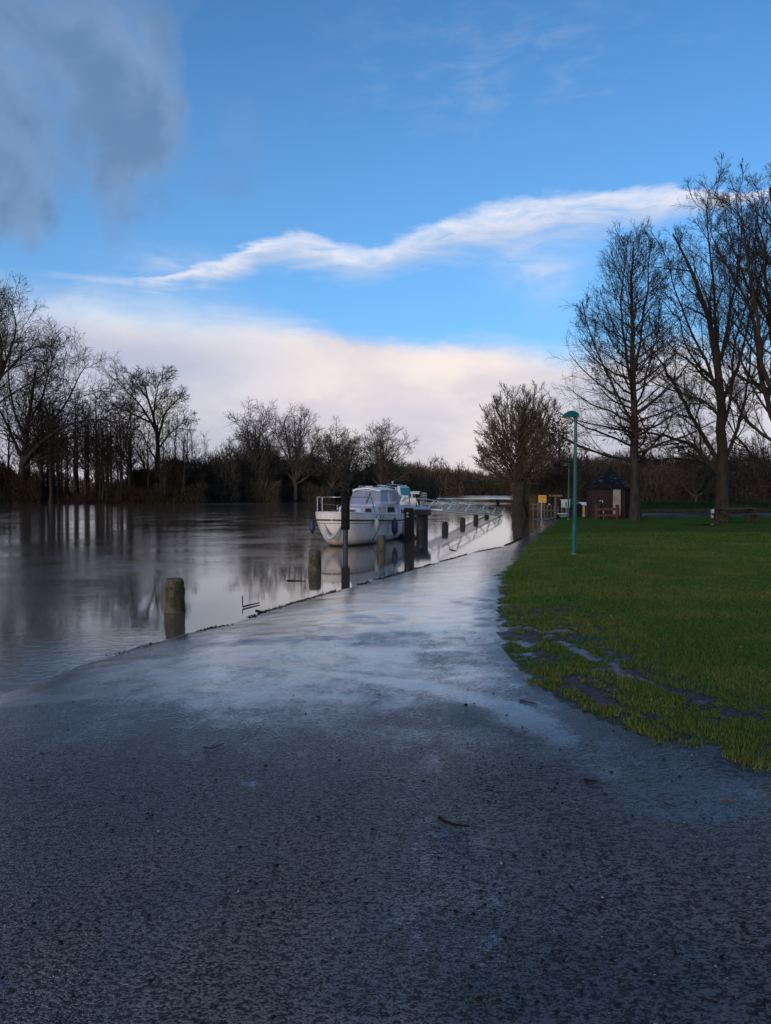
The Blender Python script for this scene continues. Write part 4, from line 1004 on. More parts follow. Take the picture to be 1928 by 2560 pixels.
    # windscreen and hard top
    s0, s1 = 3.25, 5.0; zb, zr = 1.31, 1.86
    def scr(x, sback, z): q = (z-zb)/(zr-zb); return (x*(1-.16*q), sback+.22*q, z)
    bot = [(-.74, s0+.55), (-.60, s0), (0, s0-.10), (.60, s0), (.74, s0+.55)]; rear = [(.76, s1), (-.76, s1)]
    for i in range(4):
        a, b_ = bot[i], bot[i+1]; hz = zr-.02
        q = [scr(a[0], a[1], zb), scr(b_[0], b_[1], zb), scr(b_[0], b_[1], hz), scr(a[0], a[1], hz)]
        f = MB()
        for u_, v_ in zip(q, q[1:]+q[:1]): f.beam(u_, v_, .035, .035)
        fo = f.build('windscreen', M['frame'], root); MB().slab(q, .006).build('pane', M['glass'], fo)
    for side in (1, -1):
        q = [(side*.74, s0+.58, zb), (side*.76, s1, zb), (side*.68, s1-.22, zr-.03), (side*.63, s0+.80, zr-.03)]
        f = MB()
        for u_, v_ in zip(q, q[1:]+q[:1]): f.beam(u_, v_, .045, .045)
        fo = f.build('side_window', M['frame'], root); MB().slab(q if side == 1 else q[::-1], .006).build('pane', M['glass'], fo)
    rf = []; rfF = []
    for i, s in enumerate([s0+.10, s0+.16, s0+.6, s0+1.1, s1-.25, s1-.1]):
        hwid = [.50, .55, .64, .66, .66, .64][i]; zc = [.0, .03, .045, .05, .045, .03][i]
        for j in range(9): x = -1+j/4; rf.append((x*hwid, s-(.10*(1-x*x) if i < 2 else 0), zr-.02+zc+.09*(1-x*x)))
    for i in range(5):
        for j in range(8): a = i*9+j; rfF.append((a, a+1, a+10, a+9))
    m = MB(); m.add(rf, rfF, True); m.add([(x, y, z-.04) for x, y, z in rf], [q[::-1] for q in rfF]); e0 = [(rf[j], rf[j+1]) for j in range(8)]
    for a, b_ in e0: m.add([a, b_, (b_[0], b_[1], b_[2]-.04), (a[0], a[1], a[2]-.04)], [(3, 2, 1, 0)])
    for i in range(5):
        for j in (0, 8):
            a, b_ = rf[i*9+j], rf[(i+1)*9+j]; m.add([a, b_, (b_[0], b_[1], b_[2]-.04), (a[0], a[1], a[2]-.04)], [(0, 1, 2, 3)])
    m.build('roof', M['gel'], root)
    # rails, vents and hatch on roof
    for side in (1, -1):
        pts = [(side*.42, s0+.5, 1.96), (side*.42, s0+.55, 2.005), (side*.42, s1-.5, 2.005), (side*.42, s1-.45, 1.96)]
        MB().tube(pts, .013, 6).build('grab_rail', M['gel'], root)
    MB().box((0, s0+.75, 1.985), (.34, .4, .05)).build('roof_hatch', M['gelgrey'], root)
    MB().lathe([(.11, 0), (.11, .03), (.075, .05)], 12, (.25, s0+.45, 1.97)).build('roof_vent', M['rubber'], root)
    # folded canopy frame and clutter behind the roof
    MB().tube([(-.7, s1+.05, 1.3), (-.66, s1+.05, 1.95), (0, s1+.05, 2.05), (.66, s1+.05, 1.95), (.7, s1+.05, 1.3)], .016, 6).build('canopy_hoop', M['steel'], root)
    m = MB(); random.seed(4)
    for k in range(9): m.tube([(.66-.02*k, s1-.1+.05*k, 1.95-.02*k), (.70, s1+.1+.05*k, 1.6), (.60+.03*(k % 3), s1+.2, 1.32)], .03, 6)
    m.build('rolled_canopy', M['white_cover'], root)
    # wiper
    MB().beam((.08, s0-.10, zb+.08), (.19, s0+.06, zr-.10), .02, .015).build('wiper', M['rubber'], root)
    # bow rail
    def dk(side, s): return (side*(hull_hw(s, L, hw, tw)-.06), s, dz(s)+.02)
    hz = .52
    rail = []
    ss = [1.25, .8, .45, .2, .06]
    for s in ss: x, y, z = dk(-1, s); rail.append((x, y, 1.10+hz))
    for s in ss[::-1]: x, y, z = dk(1, s); rail.append((x, y, 1.10+hz))
    q0 = dk(-1, 1.6); q1 = dk(1, 1.6)
    MB().tube([q0]+rail+[q1], .014, 6).build('bow_rail', M['steel'], root)
    for side in (1, -1):
        for s in (.85, .12):
            a = dk(side, s); MB().tube([a, (a[0], a[1], 1.10+hz)], .013, 6).build('stanchion', M['steel'], root)
        for s in (2.9, 4.1, 5.2):
            a = dk(side, s); MB().tube([a, (a[0], a[1], a[2]+.32)], .012, 6).build('stanchion', M['steel'], root)
        MB().tube([(dk(side, s)[0], s, dk(side, s)[2]+.32) for s in (1.6, 2.3, 2.9, 3.5, 4.1, 4.7, 5.2)], .006, 4).build('guard_wire', M['steel'], root)
    m = MB(); m.box((0, .35, 1.17), (.14, .2, .05)); m.tube([(-.09, .35, 1.15), (-.12, .35, 1.24)], .02, 6); m.tube([(.09, .35, 1.15), (.12, .35, 1.24)], .02, 6)
    m.build('mooring_cleat', M['rubber'], root)
    MB().box((.2, 5.3, .86), (1.1, .9, .05)).build('cockpit_sole', M['gelgrey'], root)
    MB().box((.5, 5.5, 1.0), (.3, .3, .28)).build('locker', M['gel'], root)
    return root, dz, dk, L, hw, tw
broot, dz1, dk1, BL, BHW, BTW = boat1()
def fender(lat, s, ztop, zbot, r, mat, label, tip=None, rope_to=1.08):
    root = thing('fender', label, 'fender', bw(lat, s, 0), 0, 'fenders hung round the cabin cruiser')
    h = ztop-zbot
    MB().lathe([(r*.25, zbot), (r*.45, zbot+h*.07), (r*.9, zbot+h*.2), (r, zbot+h*.35), (r, zbot+h*.7), (r*.85, zbot+h*.85), (r*.4, zbot+h*.95), (r*.22, ztop)], 12).build('fender_body', mat, root)
    if tip: MB().lathe([(r*.3, zbot-.03), (r*.35, zbot), (r*.3, zbot+.04)], 8).build('end_cap', tip, root)
    MB().tube([(0, 0, ztop-.02), (-.01, 0, rope_to)], .009, 5).build('hanging_rope', M['rope'], root)
    return root
wf = lambda s: hull_hw(s, BL, BHW, BTW)
fender(-wf(.55)-.12, .55, .88, .40, .10, M['navy'], 'black fender hanging on the far bow side, leftmost of the boat fenders', M['rubber'], 1.05)
fender(wf(1.3)+.10, 1.3, .90, .50, .075, M['offwhite'], 'small off-white fender beside the black pile sleeve on the boat', M['offwhite'], 1.0)
fender(wf(3.2)+.15, 3.2, .86, .24, .12, M['navy'], 'large navy blue fender hanging amidships above the timber post', M['navy'], .98)
fender(wf(4.7)+.10, 4.7, .62, .20, .07, M['tanfender'], 'dirty tan fender hanging near the boat stern', M['tanfender'], .98)
def bow_fender():
    root = thing('bow_fender', 'white curved U-shaped fender slung around the boat stem', 'fender', BOAT, -TH)
    pts = []
    for i in range(17):
        a = -1+i/8; pts.append((a*.30, .02-.16*(1-abs(a))+.10*abs(a), .30+.44*abs(a)**1.7))
    MB().tube(pts, [.022+.038*(1-abs(-1+i/8)**3) for i in range(17)], 10).build('fender_body', M['offwhite'], root)
    for s in (1, -1): MB().tube([(s*.30, .12, .72), (s*.29, .14, 1.1)], .008, 5).build('hanging_rope', M['rope'], root)
bow_fender()
for i, (a, b) in enumerate([((905, 1284), (909, 1361)), ((915, 1284), (922, 1360))]):
    A = bw(wf(2.0+.3*i)+.03, 2.0+.3*i, .98); Bp = atz(912+i*9, 1362, .0)+Vector((0, 0, -.15)); mid = (A+Bp)/2+Vector((0, -.03, -.05))
    o = MB().tube([A, mid, Bp], .011, 5).build('mooring_rope', M['rope']); tag(o, ['left', 'right'][i]+' of two dark mooring ropes slanting down the boat side into the water', 'rope', 'mooring ropes on the boat side')
c = bw(wf(5.3)+.12, 5.3, 0)
MB_ = MB().lathe([(.05, -.15), (.24, -.08), (.29, .02), (.25, .14), (.14, .23), (.03, .26)], 14, jit=.06); o = MB_.build('dark_lump', M['rubber']); o.location = c; o.scale = (1.2, .8, 1)  # dark rounded lump of unknown kind
tag(o, 'dark rounded object at the waterline below the boat stern', 'float')

# black sleeve pile in front of the bow and the square pile with pale tags
p = atz(864, 1371, 0)
root = thing('mooring_pile', 'tall black pile with a fat upper sleeve standing in front of the boat bow', 'pile', (p.x, p.y, 0))
z1 = (1371-1324)*p.y/F; z2 = (1371-1236)*p.y/F
MB().lathe([(.085, -.8), (.085, z1+.02)], 12).build('lower_tube', M['pile_tube'], root)
m = MB(); m.prism([(.145*math.cos(a), .145*math.sin(a)) for a in [k*math.pi/4+.39 for k in range(8)]], z1, z2); m.build('sleeve', M['black_paint'], root)
for k in range(3): MB().lathe([(.152, 0), (.152, .012)], 8, (0, 0, z1+.15+.33*k)).build('sleeve_band', M['rubber'], root)
MB().lathe([(.15, 0), (.152, .03), (.13, .05)], 8, (0, 0, z2)).build('sleeve_cap', M['black_paint'], root)
p = atz(1022, 1358, 0)
root = thing('square_pile', 'thick black square pile with two pale tags at the right end of the boat', 'pile', (p.x, p.y, 0), .1)
hz = (1358-1271)*p.y/F
MB().box((0, 0, hz/2-.4), (.28, .26, hz+.8)).build('pile_shaft', M['black_paint'], root)
MB().box((.165, 0, hz/2-.45), (.035, .2, hz+.6)).build('rubbing_strip', M['dark_timber'], root)
MB().box((0, 0, hz+.012), (.32, .3, .024)).build('pile_cap', M['dark_timber'], root)
for z in (hz*.86, hz*.77):
    t_ = MB(); t_.box((-.06, -.137, z), (.055, .012, .055)); t_.build('pale_tag', M['offwhite'], root)
    MB().box((-.055, -.146, z-.012), (.026, .006, .026)).build('tag_mark', M['ink'], root)

# ---- landing stage and gangway
def stage():
    z = 1.06
    root = thing('landing_stage', 'blue-grey decked landing stage on dark piles behind the cabin cruiser', 'jetty', (1.9, 37, 0))
    x0, x1, y0, y1 = -1.3, .0, -5.0, 4.5
    nb_ = 17; w = (y1-y0)/nb_
    for k in range(nb_):
        MB().box(((x0+x1)/2, y0+w*(k+.5), z), (x1-x0, w-.02, .045)).build('deck_board', M['blue_deck'], root)
    MB().box((x0+.05, (y0+y1)/2, z-.13), (.08, y1-y0, .2)).build('edge_beam', M['dark_timber'], root)
    MB().box((x1-.05, (y0+y1)/2, z-.13), (.08, y1-y0, .2)).build('edge_beam', M['dark_timber'], root)
    MB().box(((x0+x1)/2, y0+.05, z-.13), (x1-x0-.18, .08, .2)).build('edge_beam', M['dark_timber'], root)
    for y in (-4.6, -2, .6, 3.2):
        for x in (x0+.25, x1-.2): MB().tube([(x, y, -.8), (x, y, z-.03)], .09, 8).build('pile', M['dark_timber'], root)
    for k in range(8): MB().box((x1+.02, -.8+k*.62, .62), (.03, .30, .7)).build('fender_board', M['dark_timber'], root)
    MB().tube([(-.3, 1.0, z), (-.3, 1.0, z+.62)], .10, 8).build('bollard', M['black_paint'], root)
stage()
def gangway():
    A = at(1052, 1274, 38); B = at(1221, 1289, 58)
    A2 = at(1050, 1246, 38); hA = A2.z-A.z; B2 = at(1218, 1271, 58); hB = B2.z-B.z
    root = thing('gangway', 'long pale metal truss gangway sloping down from the landing stage to the drowned bank', 'gangway', A)
    d = B-A; side = Vector((d.y, -d.x, 0)).normalized()*1.05
    N = 8
    def P(t, z, s): return d*t+side*s+Vector((0, 0, z*(hA*(1-t)+hB*t)))
    for s in (0, 1):
        MB().beam(P(0, 0, s), P(1, 0, s), .06, .08).build('bottom_chord', M['alu'], root)
        MB().beam(P(.02, 1, s), P(.93, 1, s), .05, .05).build('handrail', M['alu'], root)
        MB().beam(P(.93, 1, s), P(1.0, .72, s), .045, .045).build('handrail', M['alu'], root)
        MB().beam(P(1, .72, s), P(1, 0, s), .045, .045).build('end_post', M['alu'], root)
        MB().beam(P(.02, .5, s), P(.97, .5, s), .03, .04).build('mid_rail', M['alu'], root)
        MB().tube([P(.02, 1, s), P(-.03, .95, s), P(-.04, .7, s), P(-.02, .2, s)], .028, 6).build('end_post', M['alu'], root)
        for k in range(4):
            t0 = .06+k*.235
            MB().beam(P(t0, 0, s), P(t0+.085, 1, s), .05, .05).build('brace', M['alu'], root)
            MB().beam(P(t0+.12, 1, s), P(t0+.19, 0, s), .05, .05).build('brace', M['alu'], root)
    for k in range(60):
        t = (k+.5)/60; MB().beam(P(t, .04, .03), P(t, .04, .97), .10, .02).build('walkway_slat', M['alu'], root)
gangway()
p = atz(1065, 1334, 0); o = MB().tube([(0, 0, -.5), (.02, 0, (1334-1280)*p.y/F)], .022, 6).build('thin_pole', M['dark_timber']); o.location = p
tag(o, 'thin dark pole standing upright in the water below the gangway', 'pole')

# ---- second and third boats behind the stage
def boat2():
    p = at(990, 1268, 43); root = thing('covered_cruiser', 'white boat with a pale canopy and teal cover moored behind the cabin cruiser', 'boat', (p.x-.25, 42.6, 0), -.05)
    V, Fq, rows = loft(6.2, 1.0, .95, 1.25, 1.15, .6)
    me = bpy.data.meshes.new('hull'); me.from_pydata(V, [], Fq); me.polygons.foreach_set('use_smooth', [True]*len(Fq)); me.update(); link('hull', me, M['hull'], root)
    MB().prism([(-.95, .5), (.95, .5), (.95, 6.1), (-.95, 6.1)], 1.1, 1.18).build('deck', M['gelgrey'], root)
    m = MB(); pr = []
    for s, zz in ((.6, 0), (3.8, .06)):
        for j in range(9): x = -1+j/4; pr.append((x*.92, s, 2.02+.16*(1-x*x)+zz))
    m.add(pr, [(j, j+1, j+10, j+9) for j in range(8)], True); m.add([(x, y, z-.03) for x, y, z in pr], [(j+9, j+10, j+1, j) for j in range(8)], True); m.build('canopy_top', M['white_cover'], root)
    MB().slab([(-.9, .62, 1.2), (-.15, .62, 1.2), (-.15, .62, 2.08), (-.86, .62, 2.03)], .02).build('canopy_rear', M['brown_cloth'], root)
    MB().slab([(.3, .6, 1.18), (.92, .6, 1.18), (.9, .6, 2.02), (.3, .6, 2.12)], .03).build('canopy_flap', M['white_cover'], root)
    MB().slab([(.95, .7, 1.18), (.95, 3.6, 1.18), (.92, 3.6, 2.02), (.92, .7, 2.0)], .02).build('canopy_side', M['white_cover'], root)
    MB().slab([(.5, .52, 1.62), (.99, .55, 1.58), (.97, .55, 2.02), (.45, .52, 2.05)], .03).build('teal_cover', M['teal_cloth'], root)
    MB().slab([(1.0, .55, 1.58), (1.0, 1.7, 1.58), (.97, 1.7, 2.0), (.97, .55, 2.0)], .03).build('teal_cover', M['teal_cloth'], root)
    for x in (-.85, .25, .85): MB().tube([(x, .58, 1.15), (x, .58, 2.05)], .02, 6).build('canopy_pole', M['steel'], root)
    MB().lathe([(.03, 0), (.03, .1), (.07, .12), (.05, .2)], 8, (.0, 1.6, 2.2)).build('horn', M['offwhite'], root)
    MB().lathe([(.03, 0), (.02, .10)], 8, (.75, 1.6, 2.09)).build('horn', M['offwhite'], root)
    for k, (a, b_) in enumerate([((.35, .5, 1.0), (.8, .4, 1.5)), ((-.3, .5, 1.15), (.15, .45, 1.55))]):
        MB().beam(a, b_, .04, .04).build('boat_hook', M['rubber'], root)
    MB().box((-.3, .9, 1.36), (.6, .5, .36)).build('engine_cover', M['gelgrey'], root)
    MB().tube([(-.5, .45, 1.16), (-.3, .42, 1.6), (-.1, .45, 1.16)], .03, 6).build('stern_rail', M['offwhite'], root)
boat2()
def boat3():
    p = at(1036, 1262, 50.5); root = thing('small_white_boat', 'farthest white boat with a square wheelhouse and curved stern rail beside the gangway', 'boat', (p.x-.45, 50.5, 0), -.06)
    V, Fq, rows = loft(6, 1.0, .95, 1.2, 1.05, .6)
    me = bpy.data.meshes.new('hull'); me.from_pydata(V, [], Fq); me.polygons.foreach_set('use_smooth', [True]*len(Fq)); me.update(); link('hull', me, M['hull'], root)
    MB().box((0, 1.9, 1.4), (1.5, 2.6, .75)).build('wheelhouse', M['gel'], root)
    MB().box((0, 1.85, 1.80), (1.66, 2.8, .05)).build('roof', M['offwhite'], root)
    for x in (-.25, .1, .45):
        f = MB(); q = [(x-.14, .585, 1.38), (x+.14, .585, 1.38), (x+.14, .585, 1.66), (x-.14, .585, 1.66)]
        for a, b_ in zip(q, q[1:]+q[:1]): f.beam(a, b_, .03, .03)
        fo = f.build('window', M['frame'], root); MB().slab(q, .01).build('pane', M['dglass'], fo)
    for z in (1.35, 1.55, 1.72):
        MB().tube([(.8, .9, z), (1.05, .75, z), (1.25, .3, z-.02), (1.1, 0, z-.05), (.8, -.15, z-.1)], .02, 6).build('stern_rail', M['offwhite'], root)
    for x, y in ((1.22, .45), (1.08, 0)): MB().tube([(x, y, 1.1), (x, y, 1.7)], .02, 6).build('rail_post', M['offwhite'], root)
    MB().box((.82, .8, 1.5), (.1, .12, .6)).build('fuel_locker', M['rubber'], root)
boat3()

# ------------------------------------------------------------------ lamp posts
def lamp(px, py_base, py_top, label, Dz=.2, mat=None):
    p = atz(px, py_base, Dz); p.z = H(p.x, p.y); h = CAM_Z+(HOR-py_top)*p.y/F-p.z
    root = thing('lamp_post', label, 'lamp post', p, 0, 'teal lamp posts on the lawn')
    m = MB().tube([(0, 0, -.2), (0, 0, .5), (.01, 0, .9), (.025, 0, h-.16)], [.060, .058, .052, .036], 14); m.build('pole', M['teal_paint'], root)
    MB().lathe([(.075, -.05), (.075, .012), (.062, .03)], 12).build('base_collar', M['grey_metal'], root)
    MB().box((0, -.057, .9), (.05, .012, .22)).build('access_door', M['teal_paint'], root)
    MB().lathe([(.008, 0), (.012, .01)], 6, (-.04, -.03, h*.62)).build('bolt', M['steel'], root)
    # cowl: a flattened boat-shaped shell pointing left
    V = []; n = 14; S = 9
    L = .46
    for i in range(n+1):
        t = i/n; x = .10-L*t; w = .10*math.sin(math.pi*min(1, .18+.80*(1-t)**.8))**.6+.012; hh = .165*(1-(2*t-.72)**2*.62 if t > .36 else 1-(.36-t)*1.1)
        if t > .9: hh *= (1-t)/.1*.7+.3
        for j in range(S):
            a = math.pi*j/(S-1); V.append((x, w*math.cos(a), h-.12+max(hh, .01)*math.sin(a)**.8+(-.02*(t-.3) if t > .3 else 0)))
    Fq = [(i*S+j, i*S+j+1, (i+1)*S+j+1, (i+1)*S+j) for i in range(n) for j in range(S-1)]
    m = MB().add(V, Fq, True); m.add(V[:S], [tuple(range(S))]); m.add(V[-S:], [tuple(range(S))[::-1]])
    m.add([V[i*S] for i in range(n+1)]+[V[i*S+S-1] for i in range(n+1)], [(i, i+1, n+2+i, n+1+i) for i in range(n)])
    m.build('lamp_head', M['teal_paint'], root)
    MB().lathe([(.07, -.035), (.085, -.02), (.09, 0)], 12, (-.20, 0, h-.125)).build('diffuser', M['lens'], root)
    MB().box((.02, 0, h-.145), (.09, .09, .06)).build('bracket', M['teal_paint'], root)
    return root
lamp(1435, 1385, 1031, 'tall teal lamp post standing on the lawn in front of everything')
lamp(1421, 1297, 1158, 'smaller distant teal lamp post seen beside the white notice board')

# ------------------------------------------------------------------ hut
def hut():
    zb = .2; D = 47.5; p = at(1524, 1296, D); p.z = H(p.x, D)-.02
    k = D/F; root = thing('timber_hut', 'dark octagonal timber hut with a pointed slate roof', 'hut', p)
    R = 54*k; wh = (1296-1223)*k
    ang = [math.pi/8+i*math.pi/4 for i in range(8)]
    sc_ = 1/math.cos(math.pi/8)
    pts = [(R*math.cos(a), R*math.sin(a)) for a in ang]
    # walls: one panel of boards per side; the front right one is black boards painting an opening's darkness
    for i in range(8):
        a, b_ = Vector(pts[i]+(0,)), Vector(pts[(i+1) % 8]+(0,)); n = (b_-a).length; t = (b_-a)/n; nb_ = 9
        mid = (ang[i]+math.pi/8) % (2*math.pi); front = abs(mid-1.5*math.pi) < .3; fr = abs(mid-1.75*math.pi) < .3
        m = MB(); o3 = Vector((t.y, -t.x, 0))
        for q in range(nb_):
            c_ = a+t*(n*(q+.5)/nb_); off = -.05 if (front and q > 6) or fr else 0
            m.box(c_+o3*(off+.0)+Vector((0, 0, wh/2)), (n/nb_-.012, .04, wh), math.atan2(t.y, t.x))
        m.box((a+b_)/2-o3*.06+Vector((0, 0, wh/2)), (n, .02, wh), math.atan2(t.y, t.x))
        m.build('wall_panel', M['shed_black'] if fr else M['shed'], root)
        MB().box(a+Vector((0, 0, wh/2)), (.09, .09, wh)).build('corner_post', M['shed'], root)
    yf = -R*math.cos(math.pi/8)-.07
    MB().box(((1526-1524)*k, yf, (1296-1255)*k), (18*k, .04, 66*k)).build('door_panel', M['palepanel'], root)
    m = MB()
    for q in range(1, 12): m.box(((1526-1524)*k, yf-.022, .15+q*.125), (18*k-.04, .006, .012))
    m.build('door_slats', M['grey_timber'], root)
    # roof: eight facets of overlapping slate courses
    e = 58*k*1.03; apex = (1223-1172)*k; nc = 9
    for i in range(8):
        a0, a1 = ang[i], ang[(i+1) % 8]
        m = MB()
        for c_ in range(nc):
            def P(u, t, dz=0): 
                r = e*(1-t); A = Vector((r*math.cos(a0), r*math.sin(a0), 0)); B = Vector((r*math.cos(a1), r*math.sin(a1), 0)); q = A*(1-u)+B*u
                q.z = wh+apex*t*(.86+.14*t)+dz; return q
            t0, t1 = c_/nc, (c_+1)/nc; ns = max(1, 8-c_)
            for s in range(ns):
                g = .012; u0, u1 = s/ns+g, (s+1)/ns-g; ls = random.uniform(0, .012)
                q = [P(u0, t0-.02, .022+ls), P(u1, t0-.02, .022+ls), P(u1, t1, .004), P(u0, t1, .004)]; m.slab(q, -.012)
            m.slab([P(0, t0), P(1, t0), P(1, t1), P(0, t1)], -.01)
        m.build('roof_facet', M['slate'], root, kind=None)
        m = MB(); random.seed(i+40); cntl = {5: 10, 6: 22}.get(i, 5)
        for _ in range(cntl):
            u, t = random.uniform(.1, .9), random.uniform(.05, .7); c0_ = P(u, t, 0)*0
            r = e*(1-t); A = Vector((r*math.cos(a0), r*math.sin(a0), 0)); B = Vector((r*math.cos(a1), r*math.sin(a1), 0)); q = A*(1-u)+B*u; q.z = wh+apex*t*(.86+.14*t)+.045
            s1, s2 = random.uniform(.03, .09), random.uniform(.015, .03); tx = (B-A).normalized()
            up = Vector((-math.cos((a0+a1)/2), -math.sin((a0+a1)/2), apex/e)).normalized() if i < 7 else Vector((0, 0, 1))
            m.slab([q-tx*s1-up*s2, q+tx*s1*.8-up*s2, q+tx*s1+up*s2, q-tx*s1*.7+up*s2], .008)
        m.build('lichen_patches', M['lichen'], root, kind='stuff')
    MB().lathe([(.10, 0), (.09, .05), (.04, .08), (.06, .13), (.05, .18), (.015, .25)], 10, (0, 0, wh+apex-.06)).build('finial', M['slate'], root)
    m = MB(); m.prism([(e*.99*math.cos(a), e*.99*math.sin(a)) for a in ang], wh-.05, wh-.005); m.build('eaves_board', M['shed_black'], root)
hut()
def rail_fence():
    D = 44; a = at(1490, 1300, D); b_ = at(1545, 1300, D); a.z = b_.z = H(a.x, D); k = D/F
    root = thing('rail_fence', 'short red-brown two-rail timber fence in front of the hut', 'fence', a)
    d = b_-a
    for q in (0, .86, 1):
        h = 38*k; MB().box(d*q+Vector((0, 0 if q != .86 else -.35, h/2)), (.11, .11, h)).build('fence_post', M['redwood'], root)
    for z in (26*k, 11*k): MB().box(d/2+Vector((0, -.08, z)), (d.length+.1, .045, .15)).build('rail', M['redwood'], root)
    MB().box(d*.5+Vector((0, -.12, .04)), (.06, .06, .08)).build('foot', M['redwood'], root)
rail_fence()
p = at(1503, 1296, 45.2); p.z = H(p.x, p.y); k = p.y/F
root = thing('water_pump', 'dark hand pump with a pale curved handle standing before the hut wall', 'pump', p)
MB().lathe([(.10, 0), (.09, .05), (.07, .3), (.07, .8), (.09, .9), (.05, .98)], 12).build('pump_body', M['black_paint'], root)
MB().tube([(-.08, 0, .86), (.02, 0, .93), (.10, 0, 1.02), (.08, 0, 1.09), (-.04, 0, 1.08), (-.10, 0, 1.05)], .03, 8).build('handle', M['whitepost'], root)
MB().tube([(-.02, 0, 1.07), (-.26, 0, 1.06)], .012, 6).build('lever', M['black_paint'], root)
p = at(1509, 1299, 44.6); p.z = H(p.x, p.y)
root = thing('standpipe', 'thin pale standpipe with a small round tap behind the red-brown fence', 'tap', p)
MB().tube([(0, 0, 0), (0, 0, .52)], .02, 8).build('pipe', M['grey_metal'], root)
MB().lathe([(.03, 0), (.05, .03), (.05, .07), (.02, .1)], 10, (-.02, -.02, .36)).build('tap_head', M['offwhite'], root)

# ---- pale kiosk, bin, notice board, signs
p = at(1458, 1293, 50); p.z = H(p.x, 50); k = 50/F
root = thing('information_shelter', 'small open shelter with a pale blue roof and a yellow upright panel', 'shelter', p)
MB().slab([(-12*k, -.3, 36*k), (3*k, -.35, 37*k), (12*k, -.3, 29*k), (-4*k, -.35, 29*k)], .04).build('roof', M['bluewhite'], root)
m = MB(); m.add([(-14*k, -.3, 36.5*k), (-2*k, -.3, 29*k), (12*k, -.3, 28.5*k), (4*k, -.3, 37*k), (-14*k, .5, 36.5*k), (-2*k, .5, 29*k), (12*k, .5, 28.5*k), (4*k, .5, 37*k)], [(0, 1, 2, 3), (4, 7, 6, 5), (0, 4, 5, 1), (1, 5, 6, 2), (2, 6, 7, 3), (3, 7, 4, 0)]); m.build('roof_edge', M['bluewhite'], root)
MB().box((-1*k, -.25, 14*k), (4.5*k, .06, 27*k)).build('yellow_panel', M['warmpanel'], root)
MB().box((-9*k, .1, 16*k), (9*k, .3, 32*k)).build('dark_cabinet', M['black_paint'], root)
MB().box((10*k, .2, 14*k), (.06, .06, 28*k)).build('post', M['grey_timber'], root)
MB().box((6*k, .2, 12*k), (9*k, .04, .05)).build('rail', M['grey_timber'], root)
p = at(1428, 1294, 51); p.z = H(p.x, 51)
root = thing('litter_bin', 'slatted brown timber litter bin between the two teal lamp posts', 'bin', p)
for q in range(6): MB().box((-.19+q*.078, 0, .42), (.06, .3, .84)).build('slat', M['redwood'], root)
MB().box((0, 0, .87), (.5, .34, .05)).build('lid', M['grey_timber'], root)
p = at(1414, 1294, 50); p.z = H(p.x, 50)
root = thing('notice_board', 'white notice board with a dark slot on timber legs', 'notice board', p)
MB().box((0, 0, 34*k), (22*k, .05, 19*k)).build('board', M['notice'], root)
MB().box((0, -.005, 44*k), (25*k, .07, 2.2*k)).build('board_cap', M['notice'], root)
MB().box((1*k, -.032, 33.5*k), (2.6*k, .014, 13*k)).build('slot', M['navy'], root)
for x in (-9, 7): MB().box((x*k, .05, 13*k), (.09, .08, 28*k)).build('leg', M['grey_timber'], root)
MB().box((1.5*k, .05, 12*k), (.05, .05, 26*k)).build('leg', M['grey_metal'], root)
p = at(1407, 1296, 49); p.z = H(p.x, 49); k = 49/F
root = thing('slatted_bench', 'low dark bench with pale seat slats under the white notice board', 'bench', p)
MB().box((0, -.1, 11*k), (28*k, .14, .05)).build('seat_slat', M['notice'], root)
MB().box((0, .1, 11.5*k), (28*k, .14, .05)).build('seat_slat', M['grey_metal'], root)
MB().box((1*k, -.15, 5*k), (24*k, .05, .07)).build('lower_rail', M['grey_metal'], root)
MB().box((-8*k, -.05, 21*k), (.12, .1, 44*k)).build('upright', M['black_paint'], root)
for x in (-12, 12): MB().box((x*k, 0, 5*k), (.12, .36, 10*k)).build('leg', M['black_paint'], root)
